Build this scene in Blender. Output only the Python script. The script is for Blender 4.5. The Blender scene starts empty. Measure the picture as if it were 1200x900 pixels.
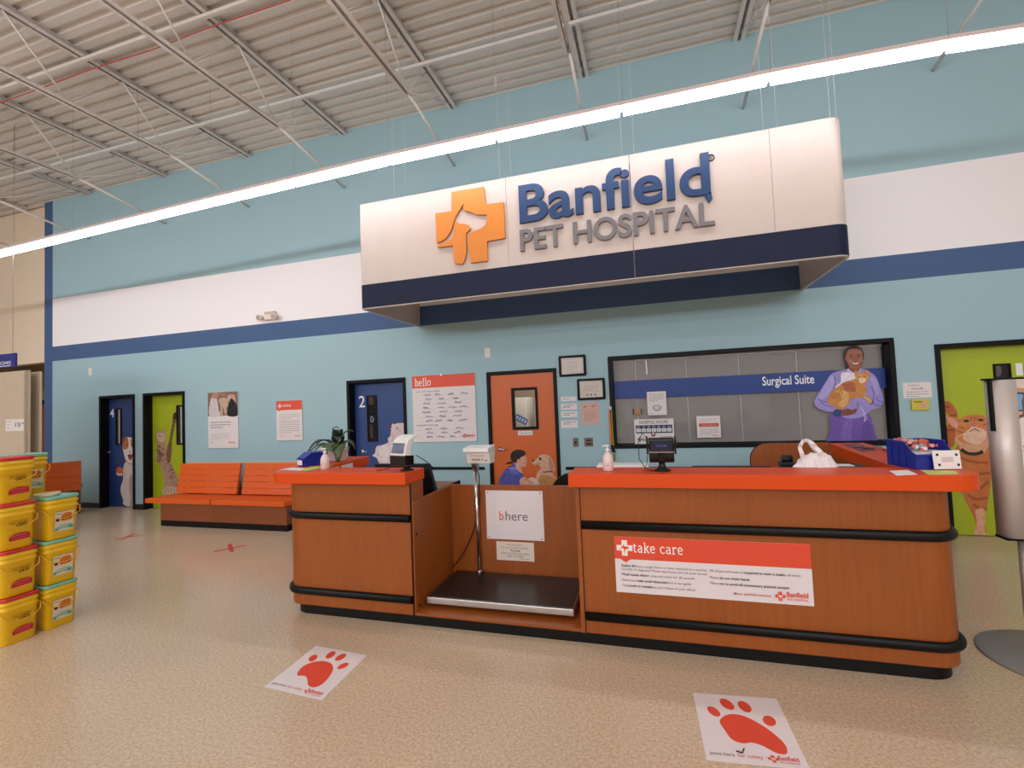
import bpy, bmesh, math, random
from mathutils import Vector, Matrix
from mathutils.geometry import tessellate_polygon
random.seed(4)
sc = bpy.context.scene
COL = sc.collection
# ------------------------------------------------------------------ camera
CAMP = Vector((1.5797, -6.4507, 1.6931))
YAW, PIT, ROL, FPX = .2882, .0430, -.0407, 545.58
_cy, _sy, _cp, _sp, _cr, _sr = math.cos(YAW), math.sin(YAW), math.cos(PIT), math.sin(PIT), math.cos(ROL), math.sin(ROL)
FW = Vector((-_sy*_cp, _cy*_cp, _sp)); RT0 = Vector((_cy, _sy, 0)); UP0 = RT0.cross(FW)
RT = RT0*_cr + UP0*_sr; UP = -RT0*_sr + UP0*_cr
cd = bpy.data.cameras.new('camera'); cam = bpy.data.objects.new('camera', cd); COL.objects.link(cam)
cam.matrix_world = Matrix(((RT.x, UP.x, -FW.x, CAMP.x), (RT.y, UP.y, -FW.y, CAMP.y), (RT.z, UP.z, -FW.z, CAMP.z), (0, 0, 0, 1)))
cd.sensor_width = 36; cd.lens = FPX/1200*36; cd.clip_start = .05; cd.clip_end = 200
sc.camera = cam
# ------------------------------------------------------------------ world, exposure, off-frame store lamps
w = bpy.data.worlds.new('world'); sc.world = w; w.use_nodes = True
w.node_tree.nodes['Background'].inputs[0].default_value = (1, .93, .88, 1)
w.node_tree.nodes['Background'].inputs[1].default_value = .15
sc.view_settings.view_transform = 'Standard'; sc.view_settings.look = 'None'
sc.view_settings.gamma = 1; sc.view_settings.use_curve_mapping = False
sc.view_settings.exposure = 0.12
LAMP = (.88, .93, 1.0)
STRIP_E = 15.0        # emission of the hanging strip's lens
ROW_W = 124.0         # watts of each further strip row of the store, behind the camera
# unseen strip rows; side and up lamps added to brighten wall and ceiling
for ry, pw in ((-6.2, .16), (-10.2, .55), (-14.6, 1.15), (-19.0, 1.7)):
    for rx in (-9.5, -1, 7.5):
        for nm, part_, h_, rxa, dy, dz in (('down', .42, .12, 0, 0, -.05), ('wall_side', .62, .10, math.pi/2, .07, 0), ('store_side', .3, .10, -math.pi/2, -.07, 0), ('up', .26, .10, math.pi, 0, .06)):
            ld = bpy.data.lights.new('unseen_strip_'+nm, 'AREA'); ld.shape = 'RECTANGLE'; ld.size = 8.2; ld.size_y = h_
            ld.energy = ROW_W*(pw*part_ + (.2 if nm == 'down' and ry > -7 else 0)); ld.color = LAMP  # extra down power in the nearest row added for floor and counter tops
            lo = bpy.data.objects.new('unseen_strip_'+nm, ld); COL.objects.link(lo); lo.location = (rx, ry+dy, 4.43+dz); lo.rotation_euler = (rxa, 0, 0)

# ------------------------------------------------------------------ pixel -> point helpers (authoring aid: real planes in the room)
def ray(px, py): return FW*FPX + RT*(px-600) - UP*(py-450)
def W(px, py, Y=0.0):
    d = ray(px, py); return CAMP + d*((Y-CAMP.y)/d.y)
def HZ(px, py, z):
    d = ray(px, py); return CAMP + d*((z-CAMP.z)/d.z)
def FX(px, py, X):
    d = ray(px, py); return CAMP + d*((X-CAMP.x)/d.x)
# ------------------------------------------------------------------ materials
def lin(c):
    if isinstance(c, str): c = [int(c[i:i+2], 16)/255 for i in (0, 2, 4)]
    elif max(c) > 1: c = [v/255 for v in c]
    return tuple(v/12.92 if v <= .04045 else ((v+.055)/1.055)**2.4 for v in c) + (1,)
MATS = {}
def M(name, col=(200, 200, 200), rough=.5, metal=0, spec=.5, coat=0, emit=0, noise=None, bump=0, bscale=40):
    if name in MATS: return MATS[name]
    m = bpy.data.materials.new(name); m.use_nodes = True; nt = m.node_tree; b = nt.nodes['Principled BSDF']
    c = lin(col); b.inputs['Base Color'].default_value = c; b.inputs['Roughness'].default_value = rough
    b.inputs['Metallic'].default_value = metal; b.inputs['Specular IOR Level'].default_value = spec
    b.inputs['Coat Weight'].default_value = coat
    if emit: b.inputs['Emission Color'].default_value = c; b.inputs['Emission Strength'].default_value = emit
    sc_, amt = noise or (6, .05)
    tc = nt.nodes.new('ShaderNodeTexCoord'); n = nt.nodes.new('ShaderNodeTexNoise'); n.inputs['Scale'].default_value = sc_
    n.inputs['Detail'].default_value = 4; nt.links.new(tc.outputs['Object'], n.inputs['Vector'])
    mx = nt.nodes.new('ShaderNodeMix'); mx.data_type = 'RGBA'; mx.blend_type = 'MULTIPLY'; mx.inputs[0].default_value = 1
    mr = nt.nodes.new('ShaderNodeMapRange'); mr.inputs[3].default_value = 1-amt; mr.inputs[4].default_value = 1+amt
    nt.links.new(n.outputs[0], mr.inputs[0]); mx.inputs[6].default_value = c; nt.links.new(mr.outputs[0], mx.inputs[7])
    nt.links.new(mx.outputs[2], b.inputs['Base Color'])
    if bump:
        bp_ = nt.nodes.new('ShaderNodeBump'); bp_.inputs['Strength'].default_value = bump; bp_.inputs['Distance'].default_value = .01
        n2 = nt.nodes.new('ShaderNodeTexNoise'); n2.inputs['Scale'].default_value = bscale; nt.links.new(tc.outputs['Object'], n2.inputs['Vector'])
        nt.links.new(n2.outputs[0], bp_.inputs['Height']); nt.links.new(bp_.outputs[0], b.inputs['Normal'])
    MATS[name] = m; return m
def wood(name, c1, c2, axis='Z', rough=.38):
    m = bpy.data.materials.new(name); m.use_nodes = True; nt = m.node_tree; b = nt.nodes['Principled BSDF']
    tc = nt.nodes.new('ShaderNodeTexCoord'); mp = nt.nodes.new('ShaderNodeMapping')
    mp.inputs['Scale'].default_value = {'Z': (26, 26, 1.3), 'X': (1.3, 26, 26), 'Y': (26, 1.3, 26)}[axis]
    n = nt.nodes.new('ShaderNodeTexNoise'); n.inputs['Scale'].default_value = 1.6; n.inputs['Detail'].default_value = 7; n.inputs['Roughness'].default_value = .6
    n2 = nt.nodes.new('ShaderNodeTexNoise'); n2.inputs['Scale'].default_value = 1.3
    r = nt.nodes.new('ShaderNodeValToRGB'); r.color_ramp.elements[0].position = .3; r.color_ramp.elements[1].position = .75
    r.color_ramp.elements[0].color = lin(c1); r.color_ramp.elements[1].color = lin(c2)
    mx = nt.nodes.new('ShaderNodeMath'); mx.operation = 'MULTIPLY_ADD'; mx.inputs[1].default_value = .4
    nt.links.new(tc.outputs['Object'], mp.inputs[0]); nt.links.new(mp.outputs[0], n.inputs['Vector']); nt.links.new(tc.outputs['Object'], n2.inputs['Vector'])
    md = nt.nodes.new('ShaderNodeMath'); md.operation = 'MULTIPLY'; md.inputs[1].default_value = .62
    nt.links.new(n.outputs[0], md.inputs[0]); nt.links.new(n2.outputs[0], mx.inputs[0]); nt.links.new(md.outputs[0], mx.inputs[2])
    nt.links.new(mx.outputs[0], r.inputs[0]); nt.links.new(r.outputs[0], b.inputs['Base Color'])
    b.inputs['Roughness'].default_value = rough; b.inputs['Specular IOR Level'].default_value = .4
    return m
def glass_mat(name, tint=(1, 1, 1), refl=.08):
    m = bpy.data.materials.new(name); m.use_nodes = True; nt = m.node_tree; nt.nodes.clear()
    o = nt.nodes.new('ShaderNodeOutputMaterial'); t = nt.nodes.new('ShaderNodeBsdfTransparent'); g = nt.nodes.new('ShaderNodeBsdfGlossy')
    t.inputs[0].default_value = (*tint, 1); g.inputs['Roughness'].default_value = .03
    f = nt.nodes.new('ShaderNodeFresnel'); f.inputs[0].default_value = 1.45; x = nt.nodes.new('ShaderNodeMixShader')
    nt.links.new(f.outputs[0], x.inputs[0]); nt.links.new(t.outputs[0], x.inputs[1]); nt.links.new(g.outputs[0], x.inputs[2]); nt.links.new(x.outputs[0], o.inputs[0])
    return m
def art_mat(name, rough=.45, spec=.4, noise=0, nscale=60):
    m = bpy.data.materials.new(name); m.use_nodes = True; nt = m.node_tree; b = nt.nodes['Principled BSDF']
    a = nt.nodes.new('ShaderNodeAttribute'); a.attribute_name = 'Col'
    tc = nt.nodes.new('ShaderNodeTexCoord'); n = nt.nodes.new('ShaderNodeTexNoise'); n.inputs['Scale'].default_value = nscale; n.inputs['Detail'].default_value = 6
    nt.links.new(tc.outputs['Object'], n.inputs['Vector'])
    mr = nt.nodes.new('ShaderNodeMapRange'); mr.inputs[3].default_value = 1-noise; mr.inputs[4].default_value = 1+noise
    mr.inputs[1].default_value = .3; mr.inputs[2].default_value = .7
    mx = nt.nodes.new('ShaderNodeMix'); mx.data_type = 'RGBA'; mx.blend_type = 'MULTIPLY'; mx.inputs[0].default_value = 1
    nt.links.new(n.outputs[0], mr.inputs[0]); nt.links.new(a.outputs['Color'], mx.inputs[6]); nt.links.new(mr.outputs[0], mx.inputs[7])
    nt.links.new(mx.outputs[2], b.inputs['Base Color']); b.inputs['Roughness'].default_value = rough; b.inputs['Specular IOR Level'].default_value = spec
    return m
PRINT = art_mat('printed_ink'); FURPRINT = art_mat('printed_photo', noise=.12, nscale=24)
def wall_mat():
    m = bpy.data.materials.new('painted_wall_bands'); m.use_nodes = True; nt = m.node_tree; b = nt.nodes['Principled BSDF']
    tc = nt.nodes.new('ShaderNodeTexCoord'); sp = nt.nodes.new('ShaderNodeSeparateXYZ'); nt.links.new(tc.outputs['Object'], sp.inputs[0])
    r = nt.nodes.new('ShaderNodeValToRGB'); r.color_ramp.interpolation = 'CONSTANT'
    md = nt.nodes.new('ShaderNodeMath'); md.operation = 'DIVIDE'; md.inputs[1].default_value = 7; nt.links.new(sp.outputs[2], md.inputs[0])
    teal, blue, white = lin(TEAL), lin(BLUE), lin(WWHITE)
    e = r.color_ramp.elements; e[0].position = 0; e[0].color = teal; e[1].position = 2.926/7; e[1].color = blue
    x = e.new(3.242/7); x.color = white; x = e.new(4.229/7); x.color = teal
    nt.links.new(md.outputs[0], r.inputs[0])
    lt = nt.nodes.new('ShaderNodeMath'); lt.operation = 'LESS_THAN'; lt.inputs[1].default_value = -10.15; nt.links.new(sp.outputs[0], lt.inputs[0])
    mx = nt.nodes.new('ShaderNodeMix'); mx.data_type = 'RGBA'; nt.links.new(lt.outputs[0], mx.inputs[0]); nt.links.new(r.outputs[0], mx.inputs[6]); mx.inputs[7].default_value = blue
    n = nt.nodes.new('ShaderNodeTexNoise'); n.inputs['Scale'].default_value = 90; nt.links.new(tc.outputs['Object'], n.inputs['Vector'])
    bu = nt.nodes.new('ShaderNodeBump'); bu.inputs['Strength'].default_value = .08; bu.inputs['Distance'].default_value = .005
    nt.links.new(n.outputs[0], bu.inputs['Height']); nt.links.new(bu.outputs[0], b.inputs['Normal'])
    nt.links.new(mx.outputs[2], b.inputs['Base Color']); b.inputs['Roughness'].default_value = .55; b.inputs['Specular IOR Level'].default_value = .3
    return m
def floor_mat():
    m = bpy.data.materials.new('speckled_vinyl_floor'); m.use_nodes = True; nt = m.node_tree; b = nt.nodes['Principled BSDF']
    tc = nt.nodes.new('ShaderNodeTexCoord')
    n = nt.nodes.new('ShaderNodeTexNoise'); n.inputs['Scale'].default_value = 60; n.inputs['Detail'].default_value = 3; n.inputs['Roughness'].default_value = .7
    v = nt.nodes.new('ShaderNodeTexVoronoi'); v.inputs['Scale'].default_value = 120
    n3 = nt.nodes.new('ShaderNodeTexNoise'); n3.inputs['Scale'].default_value = .9; n3.inputs['Detail'].default_value = 2
    for q in (n, v, n3): nt.links.new(tc.outputs['Object'], q.inputs['Vector'])
    r = nt.nodes.new('ShaderNodeValToRGB'); e = r.color_ramp.elements
    e[0].position = .33; e[0].color = lin((186, 160, 132)); e[1].position = .68; e[1].color = lin((222, 198, 170)); x = e.new(.5); x.color = lin((204, 179, 150))
    nt.links.new(n.outputs[0], r.inputs[0])
    r2 = nt.nodes.new('ShaderNodeValToRGB'); e = r2.color_ramp.elements; e[0].position = .05; e[0].color = (.86, .85, .84, 1); e[1].position = .2; e[1].color = (1, 1, 1, 1)
    nt.links.new(v.outputs[0], r2.inputs[0])
    mx = nt.nodes.new('ShaderNodeMix'); mx.data_type = 'RGBA'; mx.blend_type = 'MULTIPLY'; mx.inputs[0].default_value = 1
    nt.links.new(r.outputs[0], mx.inputs[6]); nt.links.new(r2.outputs[0], mx.inputs[7])
    mr = nt.nodes.new('ShaderNodeMapRange'); mr.inputs[3].default_value = .93; mr.inputs[4].default_value = 1.07; nt.links.new(n3.outputs[0], mr.inputs[0])
    m2 = nt.nodes.new('ShaderNodeMix'); m2.data_type = 'RGBA'; m2.blend_type = 'MULTIPLY'; m2.inputs[0].default_value = 1
    nt.links.new(mx.outputs[2], m2.inputs[6]); nt.links.new(mr.outputs[0], m2.inputs[7]); nt.links.new(m2.outputs[2], b.inputs['Base Color'])
    b.inputs['Roughness'].default_value = .19; b.inputs['Specular IOR Level'].default_value = .5
    return m
TEAL = (160, 191, 199); BLUE = (70, 96, 136); WWHITE = (244, 238, 238)
m_wall = wall_mat(); m_floor = floor_mat()
m_wood = wood('maple_laminate', (134, 66, 20), (160, 86, 32)); m_woodx = wood('maple_laminate_along', (134, 66, 20), (160, 86, 32), 'X')
m_dkwood = wood('dark_maple_laminate', (122, 64, 34), (146, 80, 44), 'X')
m_orange = M('orange_laminate', (214, 72, 8), .4, spec=.3, noise=(3, .03)); m_seat = M('orange_seat_laminate', (218, 90, 18), .4, noise=(4, .04))
m_black = M('black_rubber', (5, 4, 4), .4, spec=.25); m_frame = M('black_painted_steel', (6, 6, 8), .5, spec=.2); m_steel = M('brushed_steel', (190, 185, 180), .3, metal=1)
m_chrome = M('chrome', (210, 210, 212), .15, metal=1); m_white = M('white_plastic', (232, 226, 222), .4); m_paper = M('white_paper', (235, 228, 226), .6)
m_ceil = M('painted_steel_deck', (226, 219, 212), .55, noise=(1.2, .04)); m_joist = M('painted_steel_joist', (228, 220, 214), .5)
m_beige = M('beige_wall_paint', (232, 212, 188), .6); m_sign = M('white_sign_panel', (204, 186, 176), .35, spec=.3); m_signb = M('navy_sign_band', (12, 20, 50), .5, spec=.25)
m_glass = glass_mat('clear_glass'); m_dark = M('dark_plastic', (18, 18, 21), .4, spec=.35)
# ------------------------------------------------------------------ mesh builder
class MB:
    def __init__(s): s.v = []; s.f = []; s.sm = []
    def add(s, vs, fs, smooth=False):
        o = len(s.v); s.v += [Vector(q) for q in vs]; s.f += [tuple(i+o for i in f) for f in fs]; s.sm += [smooth]*len(fs); return s
    def box(s, x0, x1, y0, y1, z0, z1):
        if x0 > x1: x0, x1 = x1, x0
        if y0 > y1: y0, y1 = y1, y0
        if z0 > z1: z0, z1 = z1, z0
        return s.add([(x, y, z) for x in (x0, x1) for y in (y0, y1) for z in (z0, z1)],
                     [(0, 1, 3, 2), (4, 6, 7, 5), (0, 4, 5, 1), (2, 3, 7, 6), (0, 2, 6, 4), (1, 5, 7, 3)])
    def prism(s, pts, a, b, axis='z', smooth=False):
        # pts: 2D outline, extruded between a and b along axis
        n = len(pts)
        def P(p, h): return {'z': (p[0], p[1], h), 'y': (p[0], h, p[1]), 'x': (h, p[0], p[1])}[axis]
        vs = [P(p, a) for p in pts] + [P(p, b) for p in pts]
        fs = [tuple(t) for t in tessellate_polygon([[Vector((p[0], p[1], 0)) for p in pts]])]
        s.add(vs, [f for f in fs] + [tuple(i+n for i in reversed(f)) for f in fs])
        return s.add(vs, [(i, (i+1) % n, (i+1) % n+n, i+n) for i in range(n)], smooth)
    def tube(s, path, r, n=10, closed=False, cap=True, rz=None):
        P = [Vector(p) for p in path]; m = len(P); rings = []
        rr = r if isinstance(r, (list, tuple)) else [r]*m
        t0 = (P[1]-P[0]).normalized(); up = Vector((0, 0, 1)) if abs(t0.z) < .9 else Vector((1, 0, 0))
        a = t0.cross(up).normalized()
        for i in range(m):
            if closed: t = (P[(i+1) % m]-P[i-1]).normalized()
            else: t = (P[min(i+1, m-1)]-P[max(i-1, 0)]).normalized()
            a = (a - t*a.dot(t)).normalized(); b = t.cross(a)
            rings.append([P[i] + (a*math.cos(2*math.pi*k/n) + b*math.sin(2*math.pi*k/n)*(rz or 1))*rr[i] for k in range(n)])
        vs = [v for R in rings for v in R]; fs = []
        for i in range(m if closed else m-1):
            j = (i+1) % m
            for k in range(n): fs.append((i*n+k, i*n+(k+1) % n, j*n+(k+1) % n, j*n+k))
        s.add(vs, fs, True)
        if cap and not closed: s.add(rings[0], [tuple(range(n))]); s.add(rings[-1], [tuple(reversed(range(n)))])
        return s
    def cyl(s, c, r, z0, z1, n=24, r2=None):
        return s.tube([(c[0], c[1], z0), (c[0], c[1], z1)], [r, r2 if r2 is not None else r], n)
    def lathe(s, c, prof, n=24, sq=None):
        # prof: list of (r, z); sq: superellipse exponent for a rounded square section
        vs = []; fs = []
        for (r, z) in prof:
            for k in range(n):
                a = 2*math.pi*k/n; x, y = math.cos(a), math.sin(a)
                if sq: q = (abs(x)**sq+abs(y)**sq)**(-1/sq); x *= q; y *= q
                vs.append((c[0]+r*x, c[1]+r*y, c[2]+z))
        for i in range(len(prof)-1):
            for k in range(n): fs.append((i*n+k, i*n+(k+1) % n, (i+1)*n+(k+1) % n, (i+1)*n+k))
        s.add(vs, fs, True)
        s.add(vs[:n], [tuple(reversed(range(n)))]); s.add(vs[-n:], [tuple(range(n))])
        return s
    def xf(s, mat): s.v = [mat @ q for q in s.v]; return s
    def join(s, o): return s.add(o.v, o.f) if not o.sm else s._j(o)
    def _j(s, o):
        k = len(s.v); s.v += o.v; s.f += [tuple(i+k for i in f) for f in o.f]; s.sm += o.sm; return s
    def obj(s, name, mat, parent=None, bevel=0, loc=None, seg=2):
        if parent is not None:
            L = parent.get('_loc', None); L = Vector(L) if L is not None else Vector((0, 0, 0))
        else: L = Vector(loc) if loc is not None else Vector((0, 0, 0))
        me = bpy.data.meshes.new(name); me.from_pydata([tuple(q-L) for q in s.v], [], s.f)
        me.polygons.foreach_set('use_smooth', s.sm); me.materials.append(mat)
        bm = bmesh.new(); bm.from_mesh(me); bmesh.ops.remove_doubles(bm, verts=bm.verts, dist=1e-5); bmesh.ops.recalc_face_normals(bm, faces=bm.faces); bm.to_mesh(me); bm.free()
        o = bpy.data.objects.new(name, me); COL.objects.link(o)
        if parent is not None:
            o.parent = parent; o['_loc'] = tuple(L)
            if parent.type == 'EMPTY' or parent.get('_top'): pass
        else: o.location = L; o['_loc'] = tuple(L); o['_top'] = 1
        if bevel:
            b = o.modifiers.new('bevel', 'BEVEL'); b.width = bevel; b.segments = seg; b.limit_method = 'ANGLE'; b.angle_limit = .7
            b.harden_normals = False
        return o
def tag(o, label, cat=None, group=None, kind=None):
    o['label'] = label
    if cat: o['category'] = cat
    if group: o['group'] = group
    if kind: o['kind'] = kind
    return o
def thing(name, loc, label, cat, group=None, kind=None):
    o = bpy.data.objects.new(name, None); COL.objects.link(o); o.location = loc; o['_loc'] = tuple(loc); o['_top'] = 1; o.empty_display_size = .1
    return tag(o, label, cat, group, kind)
def box(*a): return MB().box(*a)
def rot(axis, deg, c=(0, 0, 0)):
    return Matrix.Translation(Vector(c)) @ Matrix.Rotation(math.radians(deg), 4, axis) @ Matrix.Translation(-Vector(c))
def arc(cx, cy, r, a0, a1, n=8): return [(cx+r*math.cos(math.radians(a0+(a1-a0)*i/n)), cy+r*math.sin(math.radians(a0+(a1-a0)*i/n))) for i in range(n+1)]
# ------------------------------------------------------------------ planes and printed art
class PL:
    def __init__(s, O, U, V): s.O = Vector(O); s.U = Vector(U); s.V = Vector(V); s.N = s.U.cross(s.V).normalized()
    def P(s, u, v, n=0): return s.O + s.U*u + s.V*v + s.N*n
def wallpl(Y): return PL((0, Y, 0), (1, 0, 0), (0, 0, 1))      # faces -Y; u = x, v = z
def spline(pts, k=5, closed=True):
    n = len(pts); out = []
    rng = range(n) if closed else range(n-1)
    for i in rng:
        if closed: a, b, c, d = pts[i-1], pts[i], pts[(i+1) % n], pts[(i+2) % n]
        else: a, b, c, d = pts[max(i-1, 0)], pts[i], pts[i+1], pts[min(i+2, n-1)]
        for j in range(k):
            t = j/k
            out.append(tuple(.5*((2*b[q])+(-a[q]+c[q])*t+(2*a[q]-5*b[q]+4*c[q]-d[q])*t*t+(-a[q]+3*b[q]-3*c[q]+d[q])*t**3) for q in (0, 1)))
    if not closed: out.append(tuple(pts[-1]))
    return out
_TC = {}
def text_geo(s, bold=0.0, res=3):
    key = (s, bold)
    if key in _TC: return _TC[key]
    cu = bpy.data.curves.new('t', 'FONT'); cu.body = s; cu.size = 1; cu.offset = bold; cu.resolution_u = res; cu.fill_mode = 'FRONT'
    o = bpy.data.objects.new('t', cu); COL.objects.link(o)
    dg = bpy.context.evaluated_depsgraph_get(); dg.update(); me = bpy.data.meshes.new_from_object(o.evaluated_get(dg))
    vs = [(v.co.x, v.co.y) for v in me.vertices]; fs = [tuple(p.vertices) for p in me.polygons]
    bpy.data.objects.remove(o); bpy.data.curves.remove(cu); bpy.data.meshes.remove(me)
    _TC[key] = (vs, fs); return _TC[key]
class Art:
    """flat ink on a plane: coloured polygons, each layer a hair above the last"""
    def __init__(s, pl, base=.0006, step=.00012, clip=None): s.pl = pl; s.b = base; s.st = step; s.v = []; s.f = []; s.c = []; s.k = 0; s.clip = clip
    def c2(s, p): return s.conv(p) if getattr(s, 'conv', None) else p
    def raw(s, uv, fs, col):
        n = s.b+s.st*s.k; s.k += 1; o = len(s.v); cc = lin(col)
        if s.clip:
            a, b, c, d = s.clip; uv = [(min(max(u, a), b), min(max(v, c), d)) for u, v in uv]
        s.v += [s.pl.P(u, v, n) for u, v in uv]; s.f += [tuple(i+o for i in f) for f in fs]; s.c += [cc]*len(fs); return s
    def poly(s, pts, col, sm=True, k=5):
        pts = [s.c2(p) for p in pts]
        if sm: pts = spline(pts, k)
        fs = [tuple(t) for t in tessellate_polygon([[Vector((p[0], p[1], 0)) for p in pts]])]
        return s.raw(pts, fs, col)
    def rect(s, u0, u1, v0, v1, col): return s.raw([(u0, v0), (u1, v0), (u1, v1), (u0, v1)], [(0, 1, 2, 3)], col)
    def ell(s, cx, cy, rx, ry, col, ang=0, n=18):
        ca, sa = math.cos(math.radians(ang)), math.sin(math.radians(ang))
        return s.raw([(cx+rx*math.cos(t)*ca-ry*math.sin(t)*sa, cy+rx*math.cos(t)*sa+ry*math.sin(t)*ca) for t in [2*math.pi*i/n for i in range(n)]], [tuple(range(n))], col)
    def line(s, pts, w_, col, sm=False):
        pts = [s.c2(p) for p in pts]
        if sm: pts = spline(pts, 5, False)
        L = []; R = []
        for i, p in enumerate(pts):
            a = pts[max(i-1, 0)]; b = pts[min(i+1, len(pts)-1)]; dx, dy = b[0]-a[0], b[1]-a[1]; l = math.hypot(dx, dy) or 1
            ww = (w_[0]+(w_[1]-w_[0])*i/(len(pts)-1)) if isinstance(w_, tuple) else w_
            L.append((p[0]-dy/l*ww/2, p[1]+dx/l*ww/2)); R.append((p[0]+dy/l*ww/2, p[1]-dx/l*ww/2))
        n = len(pts); return s.raw(L+R, [(i, i+1, n+i+1, n+i) for i in range(n-1)], col)
    def text(s, t, u0, u1, v0, v1, col, bold=0.0, skew=0):
        vs, fs = text_geo(t, bold)
        x0 = min(v[0] for v in vs); x1 = max(v[0] for v in vs); y0 = min(v[1] for v in vs); y1 = max(v[1] for v in vs)
        if u1 is None: u1 = u0+(x1-x0)*(v1-v0)/(y1-y0)
        return s.raw([(u0+(x-x0)/(x1-x0)*(u1-u0), v0+(y-y0)/(y1-y0)*(v1-v0)) for x, y in vs], fs, col)
    def obj(s, name, parent=None, mat=None, loc=None):
        me = bpy.data.meshes.new(name)
        L = Vector(parent['_loc']) if parent is not None else (Vector(loc) if loc is not None else Vector((0, 0, 0)))
        me.from_pydata([tuple(v-L) for v in s.v], [], s.f)
        at = me.color_attributes.new('Col', 'FLOAT_COLOR', 'CORNER')
        i = 0
        for p, c in zip(me.polygons, s.c):
            for _ in range(p.loop_total): at.data[i].color = c; i += 1
        me.materials.append(mat or PRINT)
        o = bpy.data.objects.new(name, me); COL.objects.link(o)
        if parent is not None: o.parent = parent
        else: o.location = L; o['_top'] = 1
        o['_loc'] = tuple(L)
        return o
def crop(ox, oy, sc_, Y=None, pl=None):
    """photo-crop coordinates -> plane coordinates on the wall-parallel plane Y"""
    def f(p):
        q = W(ox+p[0]/sc_, oy+p[1]/sc_, Y); return (q.x, q.z)
    return f
# slab-serif stroke lettering (hello, take care)
SLAB = {
 'h': (.60, [[(.12, 0), (.12, 1.45)], [(.12, .75), (.22, .95), (.4, .95), (.48, .75), (.48, 0)], [(0, 0), (.24, 0)], [(.36, 0), (.60, 0)], [(0, 1.45), (.12, 1.45)]]),
 'e': (.56, [[(.05, .52), (.5, .52), (.47, .8), (.28, .97), (.1, .85), (.03, .5), (.1, .12), (.3, .0), (.5, .1)]]),
 'l': (.30, [[(.14, 0), (.14, 1.45)], [(0, 0), (.28, 0)], [(0, 1.45), (.14, 1.45)]]),
 'o': (.60, [[(.3, 0), (.08, .15), (.03, .5), (.08, .83), (.3, .97), (.52, .83), (.57, .5), (.52, .15), (.3, 0)]]),
 't': (.40, [[(.15, 1.25), (.15, .15), (.24, 0), (.38, .04)], [(0, .93), (.36, .93)]]),
 'a': (.56, [[(.06, .85), (.22, .97), (.4, .9), (.43, .7), (.43, 0), (.55, 0)], [(.43, .55), (.2, .52), (.05, .38), (.05, .15), (.18, .0), (.34, .05), (.43, .2)]]),
 'k': (.58, [[(.12, 0), (.12, 1.45)], [(.12, .42), (.5, .95)], [(.26, .58), (.52, 0)], [(0, 0), (.24, 0)], [(.4, 0), (.6, 0)], [(0, 1.45), (.12, 1.45)], [(.36, .95), (.58, .95)]]),
 'c': (.52, [[(.48, .8), (.3, .97), (.1, .86), (.03, .5), (.1, .13), (.3, 0), (.5, .12)]]),
 'r': (.46, [[(.12, 0), (.12, .95), (0, .95)], [(.12, .7), (.24, .92), (.42, .95), (.44, .78)], [(0, 0), (.28, 0)]]),
 ' ': (.3, [])}
def slab(art, s, u0, v0, xh, col, wd=.17, sp=.13, sx=1.25):
    u = u0
    for ch in s:
        w_, st = SLAB[ch]
        for l in st: art.line([(u+p[0]*xh*sx, v0+p[1]*xh) for p in l], wd*xh, col)
        u += (w_+sp)*xh*sx
    return u
def lines_of_print(art, u0, u1, vtop, vstep, n, col, h=.006, seed=1):
    rr = random.Random(seed)
    for i in range(n):
        u = u0; e = u1-(0 if i < n-1 else (u1-u0)*.4)
        us = []
        while u < e:
            l = rr.uniform(.012, .04); us.append((u, min(u+l, e))); u += l+.008
        v = vtop-i*vstep
        vs = []; fs = []
        for a, b in us:
            k = len(vs); vs += [(a, v-h), (b, v-h), (b, v), (a, v)]; fs.append((k, k+1, k+2, k+3))
        art.raw(vs, fs, col)
def logo(art, cx, cy, r, col, bg, txt=True, tcol=None):
    a = .36*r; keep = getattr(art, 'conv', None); art.conv = None
    art.poly([(cx-a, cy-r), (cx+a, cy-r), (cx+a, cy-a), (cx+r, cy-a), (cx+r, cy+a), (cx+a, cy+a), (cx+a, cy+r), (cx-a, cy+r), (cx-a, cy+a), (cx-r, cy+a), (cx-r, cy-a), (cx-a, cy-a)], col, False)
    art.poly([(cx-.15*r, cy+.4*r), (cx+.05*r, cy+.2*r), (cx+.5*r, cy+.15*r), (cx+.45*r, cy-.1*r), (cx+.1*r, cy-.2*r), (cx, cy-.9*r), (cx-.1*r, cy-.15*r), (cx-.35*r, cy-.05*r), (cx-.8*r, cy-.35*r), (cx-.35*r, cy+.1*r)], bg, True); art.conv = keep
# ================================================================== SETTING
def struct(o, label=None, cat=None):
    o['kind'] = 'structure'
    if label: o['label'] = label
    if cat: o['category'] = cat
    return o
struct(box(-17, 11, -21, 3.3, -.1, 0).obj('floor', m_floor), 'tan speckled vinyl store floor', 'floor')
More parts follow.
